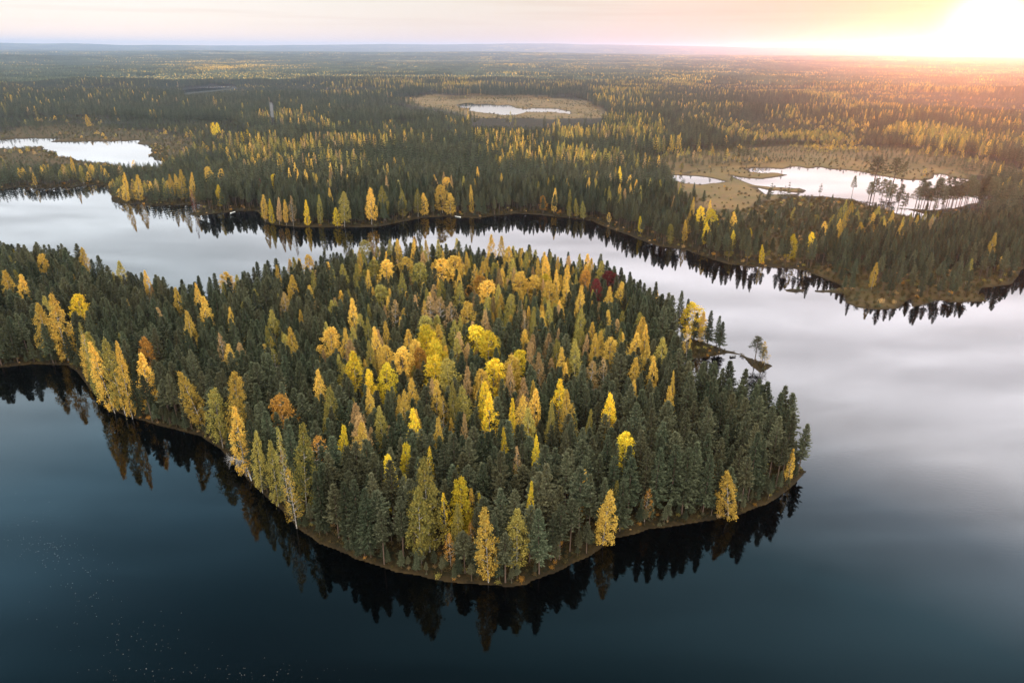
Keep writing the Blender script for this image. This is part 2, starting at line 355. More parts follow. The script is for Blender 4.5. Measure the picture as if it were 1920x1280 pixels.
# ------------------------------------------------------------------ land sheet and water sheet
az = np.concatenate([np.radians(np.arange(-62, -42, .4)), np.radians(np.arange(-42, 42, .085)), np.radians(np.arange(42, 62.1, .4))])
rr = [70.0]
while rr[-1] < 24500:
    r_ = rr[-1]; rr.append(r_+max(.55, min(r_*.0065, .55+(r_-70)*.0045)) if r_ < 900 else r_*1.0068)
rr = np.array(rr)
AZ, RR = np.meshgrid(az, rr); X = (np.sin(AZ)*RR).ravel(); Y = (np.cos(AZ)*RR).ravel()
A_, M_ = land_sd(X, Y); Z = ground(X, Y, A_, M_)
na, nr = len(az), len(rr)
ii = (np.arange(nr-1)[:, None]*na+np.arange(na-1)[None]).ravel()
F = np.stack([ii, ii+1, ii+1+na, ii+na], 1)
sdv = np.maximum(A_, M_)
keep = (sdv[F] > -4).any(1)
F = F[keep]; used = np.unique(F); rem = np.full(len(X), -1); rem[used] = np.arange(len(used)); F = rem[F]
me = mesh_np('land', np.stack([X, Y, Z], 1)[used], F, smooth=True, mats=[M['land']])
IX, IY = proj(X[used], Y[used], Z[used])
R_ = RR.ravel()[used]
wdt = np.clip(R_/140, 1.0, 4)
sh = np.clip(1-(sdv[used]-.2)/(1.2*wdt), 0, 1)
bg = np.zeros(len(used))
for b in BOGW:
    lo = b.min(0)-60; hi = b.max(0)+60; q = (X[used] > lo[0]) & (X[used] < hi[0]) & (Y[used] > lo[1]) & (Y[used] < hi[1])
    if q.any(): bg[q] = np.maximum(bg[q], np.clip(sdist(b, X[used][q]+R_[q]*.06*(fbm(X[used][q]/(R_[q]*.05), Y[used][q]/(R_[q]*.12), 3)-.5), Y[used][q]+R_[q]*.22*(fbm(X[used][q]/(R_[q]*.05)+9, Y[used][q]/(R_[q]*.12), 3)-.5))/(R_[q]*.02)+.5, 0, 1)*(.35 if b is BOGW[2] else 1))
bg = np.maximum(bg, inside([(1190, 300), (1300, 283), (1500, 272), (1700, 278), (1850, 300), (1960, 330), (1960, 350), (1860, 331), (1640, 310), (1400, 306), (1250, 328)], IX, IY)*.75)
bg = np.maximum(bg, inside(MARSH, IX, IY)*.45); bg = np.maximum(bg, inside(SCRUB, IX, IY)*.35)
for nm, vals in (('shore', sh), ('bog', bg)):
    at_ = me.attributes.new(nm, 'FLOAT', 'POINT'); at_.data.foreach_set('value', vals.astype(np.float32))
tag(newobj('ground', me), 'autumn forest ground and shores around the lakes', kind='structure')
wm = mesh_np('water', [(-22000, -1500, 0), (22000, -1500, 0), (22000, 24800, 0), (-22000, 24800, 0)], np.array([[0, 1, 2, 3]]), mats=[M['water']])
tag(newobj('water', wm), 'calm dark lake water mirroring trees and sky', kind='structure')

# ------------------------------------------------------------------ tree shapes
def tube(pts, rad, n=5):
    pts = np.asarray(pts, float); V = []; F = []
    for i, p in enumerate(pts):
        d = pts[min(i+1, len(pts)-1)]-pts[max(i-1, 0)]; d = d/(np.linalg.norm(d)+1e-9)
        a = np.cross(d, [.3, 1, .1]); a /= np.linalg.norm(a)+1e-9; b = np.cross(d, a)
        for k in range(n):
            th = 2*pi*k/n; V.append(p+rad[i]*(cos(th)*a+sin(th)*b))
    for i in range(len(pts)-1):
        for k in range(n):
            F.append((i*n+k, i*n+(k+1) % n, (i+1)*n+(k+1) % n, (i+1)*n+k))
    return np.array(V), np.array(F)
def merge(parts):
    V = []; F = []; o = 0
    for v, f in parts: V.append(v); F.append(f+o); o += len(v)
    return np.vstack(V), np.vstack(F)
def cards(P, D, L, Wd, g):
    """rhombic sprays: centres P, long axis D, length L, width Wd"""
    D = D/(np.linalg.norm(D, axis=1, keepdims=True)+1e-9)
    q = g.normal(size=P.shape); s = np.cross(D, q); s /= np.linalg.norm(s, axis=1, keepdims=True)+1e-9
    L = np.broadcast_to(L, len(P))[:, None]; Wd = np.broadcast_to(Wd, len(P))[:, None]
    v = np.stack([P-D*L*.5, P+s*Wd*.5-D*L*.05, P+D*L*.5, P-s*Wd*.5+D*L*.05], 1).reshape(-1, 3)
    f = np.arange(len(v)).reshape(-1, 4); return v, f
def conifer(seed, H=15., R=2.0, base=.22, nb=190, ns=7, kind='spruce', size=1.0):
    g = np.random.default_rng(seed); parts = []
    for i in range(nb):
        nw = max(6, nb//7); wi = int(i*nw/nb); tt = base+(1-base)*(wi+.5+g.normal()*.13)/nw; tt = min(tt, .985)
        if kind == 'spruce': prof = (1-tt)/(1-base); Rr = R*(prof**.85)*1.02+.10
        else:
            prof = (1-tt)/(1-base); Rr = R*min(1, prof**.9*1.12)*(1-.35*max(0, prof-.75)/.25)+.10
        Rr *= g.uniform(.55, 1.25); th = i*2.399+g.normal()*.4; z0 = tt*H
        sl = (-.30+.75*(1-prof)) if kind == 'spruce' else (-.02+.75*(1-prof))
        sl += g.normal()*.10
        s = np.linspace(.22, 1, ns)+g.normal(size=ns)*.03
        rad = s*Rr; zc = z0+rad*sl+(.18*rad**2/R if kind == 'spruce' else .10*rad**2/R)
        P = np.stack([np.cos(th)*rad, np.sin(th)*rad, zc], 1)
        dv = np.array([np.cos(th), np.sin(th), sl+.25])
        for sg in (-1, 1):
            Dv = np.tile(dv, (ns, 1)); per = np.array([-np.sin(th), np.cos(th), 0])
            Dv = Dv+per*sg*g.uniform(.5, 1.1, (ns, 1))+g.normal(size=(ns, 3))*.22
            parts.append(cards(P+g.normal(size=P.shape)*.06+Dv*.12, Dv, g.uniform(.55, .95, ns)*size*(.36+.64*prof), g.uniform(.22, .36, ns)*size*(.6+.4*prof), g))
    P = np.stack([g.normal(size=10)*.05, g.normal(size=10)*.05, np.linspace(H*.93, H*1.01, 10)], 1)
    parts.append(cards(P, np.tile([0, 0, 1.], (10, 1))+g.normal(size=(10, 3))*.35, .6, .2, g))
    tr = tube([(0, 0, -.6), (0, 0, H*.3), (.05, .03, H*.65), (0, 0, H*.97)], [.17*H/15, .13*H/15, .08*H/15, .02], 6)
    return merge(parts), tr
def conifer_lo(seed, H=15., R=2.0, base=.2, nb=46, kind='spruce'):
    return conifer(seed, H, R, base, nb, 3, kind, 1.9)
def scots(seed, H=14., R=2.6, base=.45, nb=60, nper=42):
    """open-crowned pine: bare stem, rounded clumps carried on level limbs"""
    g = np.random.default_rng(seed); parts = []; tr = [tube([(0, 0, -.6), (.1, 0, H*.35), (-.05, .1, H*.7), (0, 0, H*.96)], [.2, .15, .10, .03], 6)]
    for i in range(nb):
        tt = base+(1-base)*((i+.5)/nb); prof = (1-tt)/(1-base)
        Rr = R*(prof**.5)*g.uniform(.45, 1.1); th = i*2.399+g.normal()*.5
        c = np.array([cos(th)*Rr, sin(th)*Rr, tt*H+g.normal()*.2+Rr*.12])
        P = c+g.normal(size=(nper, 3))*np.array([.42, .42, .20]); Dv = g.normal(size=(nper, 3))+np.array([cos(th), sin(th), .6])*.7
        parts.append(cards(P, Dv, .42, .16, g))
        if i % 2 == 0: tr.append(tube([(0, 0, tt*H-.25), c*np.array([.5, .5, 1])-np.array([0, 0, .15]), c], [.06, .04, .015], 4))
    return merge(parts), merge(tr)
def leafy(seed, H=17., R=2.3, base=.18, kind='birch', ncl=95, nl=34, leaf=.27, pw=.62, limbs=14):
    g = np.random.default_rng(seed); parts = []
    bend = g.normal(size=2)*.35
    tr = [tube([(0, 0, -.6), (bend[0]*.3, bend[1]*.3, H*.35), (bend[0]*.7, bend[1]*.7, H*.68), (bend[0], bend[1], H*.96)], [.13, .10, .06, .02], 6)]
    lob = g.uniform(.45, 1.35, 9)
    for i in range(ncl):
        u = (i+g.random())/ncl                       # 0 bottom of crown .. 1 top
        if kind == 'birch': pr = (math.sin(pi*min(1, (u*.93+.07))**pw))**.8 if u < .97 else .1
        else: pr = (math.sin(pi*(u*.88+.10)**.72))**.55
        th = i*2.399+g.normal()*.5; lb = lob[int((th % (2*pi))/(2*pi)*9) % 9]*.5+.5
        rad = R*pr*lb*math.sqrt(g.uniform(.25, 1.15)); zc = H*(base+(1-base)*u)
        ax = np.array([bend[0], bend[1]])*(zc/H)**1.3
        c = np.array([cos(th)*rad+ax[0], sin(th)*rad+ax[1], zc-rad*.22])
        sg = np.array([.30, .30, .46 if kind == 'birch' else .30])*(.55+.45*pr)*R/2.3
        P = c+g.normal(size=(nl, 3))*sg
        Dv = g.normal(size=(nl, 3))*.7+np.array([cos(th)*.5, sin(th)*.5, -.55 if kind == 'birch' else .1])
        parts.append(cards(P, Dv, leaf*g.uniform(.8, 1.5, nl), leaf*g.uniform(.6, .95, nl), g))
        if i % max(1, ncl//limbs) == 0 and u < .9:
            z1 = zc-rad*.8; tr.append(tube([(ax[0]*.8, ax[1]*.8, max(z1, H*.12)), (c+np.array([ax[0], ax[1], z1]))*.5, c], [.07, .045, .015], 4))
    return merge(parts), merge(tr)

def two(name, cr, trk, cmat, tmat):
    V, F = merge([cr, trk]); mi = np.concatenate([np.zeros(len(cr[1])), np.ones(len(trk[1]))])
    return mesh_np(name, V, F, mi, mats=[cmat, tmat])
SHAPES = {}
def reg(key, cr, tr, H, R): SHAPES[key] = (cr, tr, H, R)
for k in range(5): c_, t_ = conifer(100+k, 15, 1.9+.12*k, .16+.04*k, 200, 7, 'spruce'); reg(('spruce', k), c_, t_, 15, 2.0)
for k in range(5): c_, t_ = conifer(200+k, 15, 1.8+.1*k, .30+.05*k, 150, 7, 'pine'); reg(('pine', k), c_, t_, 15, 2.0)
for k in range(3): c_, t_ = scots(300+k); reg(('scots', k), c_, t_, 14, 2.6)
for k in range(4): c_, t_ = leafy(400+k, 17, 2.2, (.05+.04*k), 'birch', 105, 32, .30, .66); reg(('birch', k), c_, t_, 17, 2.2)
for k in range(3): c_, t_ = leafy(450+k, 17, 2.4, .18, 'birch', 60, 20, .25, .66, 26); reg(('sparse', k), c_, t_, 17, 2.4)
for k in range(3): c_, t_ = leafy(500+k, 16, 2.9, .18, 'aspen', 105, 36, .34); reg(('aspen', k), c_, t_, 16, 2.9)
_mc = {}
def crown_mesh(shape, col):
    k = ('c', shape, col)
    if k not in _mc: _mc[k] = mesh_np('crown', *SHAPES[shape][0], mats=[M[col]])
    return _mc[k]
def trunk_mesh(shape):
    k = ('t', shape)
    if k not in _mc:
        b = 'conbark' if shape[0] in ('pine', 'spruce', 'scots') else ('birchbark' if shape[0] in ('birch', 'sparse') else 'greybark')
        _mc[k] = mesh_np('trunk', *SHAPES[shape][1], smooth=True, mats=[M[b]])
    return _mc[k]
def build_tree(name, shape, col, x, y, z, h, w, rz, lean=0.0):
    cr, tr, H, R = SHAPES[shape]
    e = bpy.data.objects.new(name, None); C.objects.link(e); e.empty_display_size = .5
    e.location = (x, y, z); e.scale = (w/R, w/R, h/H)
    e.rotation_euler = (0, lean, 0)
    for nm, me in (('trunk', trunk_mesh(shape)), ('crown', crown_mesh(shape, col))):
        o = bpy.data.objects.new(nm, me); C.objects.link(o); o.parent = e; o.rotation_euler = (0, 0, rz)
    return e

# ------------------------------------------------------------------ scatter (stuff)
def scatter(name, P, idx, rz, sc, protos, label, cat):
    col = bpy.data.collections.new(name+'_models')
    for i, me in enumerate(protos):
        o = bpy.data.objects.new('%s_model_%02d' % (name, i), me); col.objects.link(o)
    me = bpy.data.meshes.new(name); n = len(P)
    me.vertices.add(n); me.vertices.foreach_set('co', np.asarray(P, np.float32).ravel())
    for nm, ty, v in (('pick', 'INT', np.asarray(idx, np.int32)), ('turn', 'FLOAT', np.asarray(rz, np.float32))):
        a = me.attributes.new(nm, ty, 'POINT'); a.data.foreach_set('value', v)
    a = me.attributes.new('size', 'FLOAT_VECTOR', 'POINT'); a.data.foreach_set('vector', np.asarray(sc, np.float32).ravel())
    o = newobj(name, me)
    ng = bpy.data.node_groups.new(name, 'GeometryNodeTree')
    ng.interface.new_socket('Geometry', in_out='INPUT', socket_type='NodeSocketGeometry')
    ng.interface.new_socket('Geometry', in_out='OUTPUT', socket_type='NodeSocketGeometry')
    N = ng.nodes; L = ng.links
    gi = N.new('NodeGroupInput'); go = N.new('NodeGroupOutput'); ip = N.new('GeometryNodeInstanceOnPoints')
    ci = N.new('GeometryNodeCollectionInfo'); ci.inputs['Collection'].default_value = col
    ci.inputs['Separate Children'].default_value = True; ci.inputs['Reset Children'].default_value = True
    L.new(gi.outputs[0], ip.inputs['Points']); L.new(ci.outputs[0], ip.inputs['Instance']); ip.inputs['Pick Instance'].default_value = True
    def na_(nm, ty):
        q = N.new('GeometryNodeInputNamedAttribute'); q.data_type = ty; q.inputs[0].default_value = nm; return q.outputs[0]
    L.new(na_('pick', 'INT'), ip.inputs['Instance Index']); L.new(na_('size', 'FLOAT_VECTOR'), ip.inputs['Scale'])
    cb = N.new('ShaderNodeCombineXYZ'); L.new(na_('turn', 'FLOAT'), cb.inputs[2]); L.new(cb.outputs[0], ip.inputs['Rotation'])
    L.new(ip.outputs[0], go.inputs[0])
    md = o.modifiers.new('scatter', 'NODES'); md.node_group = ng
    tag(o, label, cat, kind='stuff'); return o

# ------------------------------------------------------------------ individual broadleaf trees
# (x, y of the top in the photograph; form; colour; crown width; base x, base y where the photo shows it)
g_, y_, o_, t_, b_, r_ = 'gold', 'yellow', 'olive', 'tan', 'orange', 'red'
B, A, Sp = 'birch', 'aspen', 'sparse'
TREES = [
(68,570,B,g_,26,97,673),(90,553,B,g_,32,128,675),(8,508,B,g_,24),(35,515,B,g_,20),(76,477,A,g_,22),(142,552,A,y_,34),(152,465,B,g_,18),(222,490,B,o_,20),
(273,508,B,g_,14),(427,510,A,g_,34),(368,532,B,g_,16),(378,557,B,g_,26),(332,540,B,g_,20),(352,583,B,g_,22),(544,517,B,g_,24),(530,548,Sp,t_,26),(520,498,B,g_,16),
(579,478,A,g_,22),(582,508,B,o_,16),(145,607,Sp,o_,24,185,735),(170,645,B,g_,32,215,772),(195,624,B,o_,38,235,775),(160,617,B,o_,32,200,760),(215,635,B,g_,26,248,782),
(275,632,A,b_,34),(270,660,B,g_,38,288,770),(335,700,B,g_,40,385,808),(433,678,A,g_,46,455,850),(400,730,A,o_,46,418,838),(440,765,B,g_,34,462,890),(525,742,A,b_,44),
(480,808,B,o_,26,492,920),(563,783,B,o_,44,575,960),(506,828,B,o_,28,522,945),(519,802,Sp,o_,30,545,960),(597,695,B,g_,28),(617,727,B,o_,34),(547,615,B,g_,26),(504,612,B,o_,18),(615,615,A,g_,40),
(413,625,Sp,t_,24),(513,653,Sp,o_,28),(683,450,A,o_,28),(675,470,B,g_,16),(665,495,B,o_,20),(688,507,B,g_,16),(745,449,B,g_,18),(733,450,B,o_,18),(700,488,A,o_,36),
(720,487,A,g_,30),(762,482,A,g_,34),(783,492,A,o_,34),(827,487,A,g_,42),(853,480,A,g_,40),(750,512,B,o_,24),(822,450,B,o_,16),(775,450,B,g_,16),(800,450,B,g_,16),
(858,473,B,g_,14),(877,473,B,g_,14),(888,495,Sp,g_,20),(903,517,A,b_,44),(915,527,A,g_,40),(858,532,B,o_,28),(920,440,B,g_,20),(942,443,B,g_,20),(953,463,B,g_,26),
(963,487,B,o_,28),(975,510,A,g_,34),(1000,517,A,g_,36),(1027,515,A,y_,28),(1033,527,A,g_,28),(1027,480,B,g_,22),(1013,485,B,g_,16),(1047,483,B,g_,16),(990,463,B,o_,18),
(1047,507,B,g_,18),(1065,498,B,g_,22),(1097,507,A,b_,26),(1065,525,B,g_,24),(1087,535,B,g_,24),(1147,510,A,r_,44),(1162,530,B,g_,26),(1140,537,B,g_,24),(1120,522,A,r_,24),(1127,490,B,o_,26),
(1085,477,B,o_,16),(1107,485,B,g_,18),(715,535,A,o_,38),(662,560,B,g_,24),(738,562,Sp,t_,34),(803,553,Sp,t_,44),(827,557,Sp,t_,44),(847,567,Sp,t_,34),(877,567,A,g_,32),
(935,552,B,g_,22),(955,552,A,o_,22),(912,558,B,o_,20),(985,583,Sp,t_,24),(998,585,B,o_,18),(1033,565,B,o_,22),(1090,578,B,o_,28),(1085,617,A,o_,26),(1082,638,B,o_,30),
(1120,627,B,g_,26),(1145,633,A,g_,34),(1197,612,B,g_,22),(1212,610,B,g_,20),(1192,625,B,g_,34),(1220,643,B,g_,30),(1190,672,B,g_,30),(1230,670,B,g_,26),(1045,637,A,o_,18),
(1053,652,B,g_,24),(1110,675,Sp,t_,44),(1137,672,Sp,t_,28),(1015,663,B,t_,28),(997,643,B,t_,22),(973,657,A,y_,40),(960,667,A,g_,38),(923,673,A,y_,46),(903,693,A,g_,32),
(960,685,B,t_,26),(895,612,A,y_,50),(915,620,A,y_,44),(800,593,A,o_,40),(795,610,A,y_,40),(810,620,A,y_,40),(813,640,A,y_,42),(773,637,A,g_,30),(753,653,A,g_,40),
(783,653,A,b_,36),(727,648,A,g_,34),(815,667,A,y_,44),(720,683,A,y_,34),(690,693,A,y_,20),(662,660,B,y_,40),(727,603,B,g_,20),(707,615,B,g_,26),(643,617,B,g_,24),(660,637,B,t_,32),
(695,640,B,o_,24),(688,595,B,o_,18),(843,673,A,o_,40),(870,688,B,t_,24),(772,710,B,g_,32),(815,713,B,g_,28),(752,733,B,g_,30),(693,730,B,g_,26),(670,757,B,t_,36),
(715,763,B,o_,30),(780,768,B,y_,34),(817,782,B,g_,26),(830,743,Sp,g_,26),(853,720,B,o_,28),(873,725,B,o_,36),(910,717,A,y_,26),(917,737,B,y_,34),(955,748,B,y_,20),
(973,743,B,g_,38),(983,710,B,t_,30),(1000,730,B,g_,28),(873,777,B,t_,20),(1050,713,B,y_,34),(1068,730,B,g_,34),(1030,753,B,o_,20),(1147,737,B,y_,30),(1103,768,B,o_,18),
(1268,697,B,g_,14),(1258,725,B,g_,26),(950,803,B,y_,18),(1007,817,B,y_,22),(1177,810,A,y_,40),(993,767,B,o_,36),(1160,617,B,o_,14),
(590,819,Sp,b_,60),(537,880,Sp,g_,36,556,986),(637,800,B,y_,28),(669,780,B,t_,44),(669,794,B,g_,40),(759,833,A,y_,26),(731,852,A,y_,24),(801,838,Sp,y_,22),(790,863,B,o_,60,806,1035),(780,917,B,o_,44,790,1055),
(831,925,Sp,y_,24,838,1030),(866,896,A,y_,36,866,1020),(901,924,Sp,y_,18,905,1015),(841,999,Sp,b_,26,845,1060),(912,953,B,g_,44,916,1088),(969,957,B,o_,48,969,1074),(947,942,Sp,o_,26),(994,905,B,y_,20),
(972,836,Sp,t_,24),(1140,917,B,g_,40,1130,1017),(1214,916,Sp,b_,24),(1370,883,B,g_,38,1366,967),(1487,841,B,g_,14,1477,900),(1069,888,Sp,b_,14),(1347,870,Sp,b_,22),(882,980,Sp,b_,24,886,1050),
(1297,567,A,y_,40,1302,634),(1322,585,B,g_,20,1315,640),(1432,637,Sp,g_,18,1434,684),(1290,610,Sp,g_,20,1287,668),
(235,323,B,g_,14,238,378),(257,327,B,g_,18,262,377),(318,327,B,g_,12),(328,327,B,g_,12),(340,317,B,g_,18,343,376),(360,323,B,g_,12,362,378),(388,313,A,g_,20),(412,317,A,g_,16),(408,347,B,y_,16,413,393),
(493,365,B,g_,16,497,414),(507,373,B,y_,12,511,418),(522,370,B,t_,12,524,420),(533,375,B,g_,12,537,421),(547,367,Sp,t_,16,550,422),(575,375,B,y_,13,577,422),(597,365,B,o_,14,601,420),(630,390,B,y_,18,633,424),
(618,353,B,g_,12),(512,327,A,y_,14),(485,335,Sp,r_,10),(360,356,Sp,r_,10),(132,293,B,g_,8),(162,215,B,g_,9),(398,230,A,y_,10),(407,230,A,y_,9),(453,248,B,y_,9),(464,243,B,y_,9),
(643,360,B,o_,28,646,424),(693,353,B,g_,26,697,421),(715,350,B,o_,26,722,414),(753,357,B,o_,20,756,408),(782,355,B,o_,18,784,406),(793,363,B,g_,20,796,404),(827,347,A,g_,30,830,400),(837,333,A,g_,26),(843,363,B,g_,26,845,402),
(883,347,B,g_,12,884,400),(1018,367,A,b_,16,1020,398),(1040,353,B,g_,12),(1067,377,B,o_,12,1068,407),(1080,372,B,o_,12,1082,408),(1092,377,B,o_,13,1094,410),(1142,398,Sp,g_,12,1143,420),
(1200,405,B,y_,12,1201,440),(1257,420,A,o_,16,1257,457),(1165,313,B,y_,12),(1182,343,Sp,g_,12),(1103,333,B,g_,12),(942,325,B,g_,10),(897,313,B,g_,10),
(1325,417,B,y_,20,1325,465),(1315,387,A,y_,22),(1337,393,A,y_,26),(1377,397,B,g_,20,1376,456),(1375,432,B,y_,14,1374,474),(1368,463,A,o_,18,1366,484),(1407,427,B,y_,10,1406,450),(1403,460,B,g_,12,1401,488),
(1428,458,B,y_,12,1427,494),(1488,440,B,y_,26,1479,489),(1522,435,B,y_,24,1516,485),(1578,425,B,g_,14,1577,465),(1557,448,B,g_,14,1560,482),(1613,415,B,g_,20,1612,470),(1640,397,B,g_,16,1640,440),
(1658,410,B,g_,10,1658,450),(1783,417,A,g_,22,1783,440),(1805,407,A,g_,16,1805,440),(1880,480,Sp,g_,20,1878,512),(1285,413,B,g_,12,1283,455),(1300,370,B,g_,10)]
# trees named by hand: these also serve as landmarks for their neighbours
ANCHOR = {
(68,570):('slender golden birch leaning left at the waterline, left one of the shore pair','leaning golden shore pair'),
(142,552):('bright yellow-green round tree alone among dark conifers at far left','lone yellow-green round tree'),
(427,510):('pale gold broad tree rising above dark conifers on the left ridge','pale gold ridge tree'),
(195,624):('broad olive-gold birch leading the clump at the corner of the left bay','bay corner birch clump'),
(270,660):('tall slim golden birch on left shore under an orange crown','slim left shore birch'),
(335,700):('golden birch leaning out left over the water with bare white stems','birch leaning over water'),
(433,678):('tall broad golden birch of the left shore with stepped crown','stepped left shore birch'),
(525,742):('round orange-brown tree set among dark spruces behind left shore','round orange-brown tree'),
(590,819):('large open golden-orange tree with see-through crown near left shore','open orange tree'),
(537,880):('sparse tan-gold birch leaning left at the waterline of the near shore','tan waterline birch'),
(669,794):('tall tan birch with long full crown behind the near left shore','tall tan birch'),
(790,863):('very broad olive-green birch, tallest of the near shore','broad olive birch'),
(866,896):('yellow tree on bare stems rising just behind the front shore','bare-stemmed yellow tree'),
(912,953):('weeping golden birch at the very tip of the front shore','front tip weeping birch'),
(969,957):('weeping olive birch on front shore, right of the golden one','olive weeping birch'),
(1140,917):('golden birch with white double trunk at the front shore','white-trunked shore birch'),
(1370,883):('full golden birch alone at the water on the right front shore','right shore gold birch'),
(1177,810):('bright yellow tree standing alone among the dark conifers on the right','lone bright yellow tree'),
(1487,841):('thin golden birch close to the right tip of the headland','thin right tip birch'),
(1007,817):('narrow bright yellow birch in the dark gap right of centre','narrow yellow birch'),
(895,612):('big bright yellow round tree, left of the central pair','big yellow central pair'),
(813,640):('bright yellow-green tree of the tall central yellow row','central yellow row'),
(783,653):('orange-red topped tree at the foot of the central yellow row','orange-red topped tree'),
(662,660):('bright yellow birch standing apart left of the central yellow group','apart yellow birch'),
(803,553):('wide thin-leaved tan tree behind the central yellow row','thin-leaved tan trees'),
(903,517):('broad tree with reddish-orange top toward the back of the wood','reddish-topped back tree'),
(1147,510):('dark red broad tree near the back shore on the right','dark red tree'),
(762,482):('round golden tree in the back row of the wood','round golden back row'),
(942,443):('pale golden spire highest on the back skyline of the wood','pale skyline spire'),
(1110,675):('thin pinkish-tan birch with bare stems right of centre','pinkish-tan birch'),
(1192,625):('full golden birch at the right side of the wood','right side golden birch'),
(1258,725):('slim golden birch among dark spruces on the right side','slim right side birch'),
(1050,713):('yellow-green double-topped birch right of centre','double-topped birch'),
(1297,567):('yellow-green broad tree where the narrow spit leaves the wood','spit root yellow tree'),
(973,743):('pale gold birch in middle of the wood with long crown','pale gold middle birch'),
(615,615):('broad golden tree in the left middle among dark conifers','left middle golden tree'),
(1432,637):('small golden birch next to the islet pine on the spit','small spit birch'),
(408,347):('bright yellow birch alone by the small white boat, far shore','yellow birch by boat'),
(715,350):('tall olive birch with pale stems on the far shore','pale-stemmed far birch'),
(827,347):('large gold tree left of the second white boat, far shore','large gold far tree'),
(1018,367):('round orange tree on the far shore right of the white boats','round orange far tree'),
(1325,417):('bright yellow birch at the far shore below the open mire','yellow mire shore birch'),
(1488,440):('broad yellow birch left of its twin on the far scrubby shore','scrubby shore yellow twins'),
(1257,420):('olive round birch on a white stem in front of the cabin','birch before the cabin'),
(398,230):('bright yellow tree far off, left of a touching pair beyond the pond','distant yellow pair')}
WORD = {'gold': 'golden', 'yellow': 'bright yellow', 'olive': 'olive-green', 'tan': 'tan', 'orange': 'orange-brown', 'red': 'dark red'}
records = []          # (obj, kindname, colourword, img x, img y, anchorkey)
taken = []
for T_ in TREES:
    xt, yt, sh, cl, cw = T_[:5]
    far = yt < 440 or (xt > 1180 and yt < 500)
    if len(T_) > 5:
        x, y = at(T_[5], T_[6], .6); Dh = hypot(x, y); d = ray(xt, yt)
        zt = CAM_H+d[2]/hypot(d[0], d[1])*Dh; zg = float(ground([x], [y])[0])
        zg = max(zg, .15); h = max(5., min(24., zt-zg)); lean = atan((d[0]*y/d[1]-x)/h); lean = max(-.5, min(.5, lean))
    else:
        h = {B: 17.5, A: 16.5, Sp: 16.0}[sh]*(1+.06*math.sin(xt*1.7+yt)); lean = math.sin(xt*3.1)*.04
        if far: h *= .95
        if sh == Sp and yt > 860: h = 9.
        gz = 2.5
        for _ in range(3):
            x, y = at(xt, yt, gz+h); gz = max(.2, float(ground([x], [y])[0]))
        zg = gz
    Sl = math.sqrt(x*x+y*y+(CAM_H-zg-h/2)**2)
    w = max(.9, cw/FPX*Sl*.5*(.80 if xt < 480 and 590 < yt < 760 else 1.12 if sh == A and xt > 500 else .94))
    if far: w = max(w*.84, 1.15)
    nvar = {B: 4, A: 3, Sp: 3}[sh]; v = int(abs(math.sin(xt*12.7+yt*3.3))*1e4) % nvar
    nm = 'rowan_tree' if cl == r_ else ('aspen_tree' if sh == A else 'birch_tree')
    e = build_tree(nm, (sh, v), cl, x, y, zg, h, w, (xt*.37) % 6.28, lean)
    taken.append((x, y, w)); ix, iy = proj(x, y, zg+h*.75)
    records.append([e, nm, WORD[cl], float(ix), float(iy), (xt, yt)])
print('land trees', len(records))

# ------------------------------------------------------------------ conifers on the headland
tk = np.array(taken)
def grid(x0, x1, y0, y1, s):
    gx, gy = np.meshgrid(np.arange(x0, x1, s), np.arange(y0, y1, s))
    gx = gx+((np.arange(gx.shape[0]) % 2)*.5*s)[:, None]
    return gx.ravel()+rng.uniform(-.36, .36, gx.size)*s, gy.ravel()+rng.uniform(-.36, .36, gx.size)*s
hx, hy = grid(-330, 110, 100, 400, 3.75)
ha, hm = land_sd(hx, hy); q = (ha > .5); hx, hy, ha = hx[q], hy[q], ha[q]
hz = ground(hx, hy, ha, hm[q])
ix, iy = proj(hx, hy, hz)
spit = (ix > 1300) & (iy > 600) & (iy < 705)
q = ~spit & ~((ix > 1275) & (ix < 1460) & (iy < 690) & (iy > 600))
near = np.ones(len(hx), bool)
for x, y, w in tk:
    d2 = np.hypot(hx-x, hy-y); near &= d2 > np.minimum(1.0+w*.55, 3.0)
    # a conifer standing just in front of a traced crown stays out of its line
edge = ha < 5
q &= near & ~(edge & (rng.random(len(hx)) < .10))
hx, hy, hz, ha = hx[q], hy[q], hz[q], ha[q]
hh = 13.8+2.4*(fbm(hx/26, hy/26, 2)-.5)*2+rng.normal(size=len(hx))*1.9
hh *= np.where((ha < 3) & (rng.random(len(hx)) < .5), rng.uniform(.5, 1.0, len(hx)), 1)
ix, iy = proj(hx, hy, hz+hh)
hh = np.where((hx > 30), hh*1.12, hh)
hh = np.where((hy < 190) & (ha < 13), hh*1.10, hh)
hh = np.clip(hh, 5.5, 18.5)
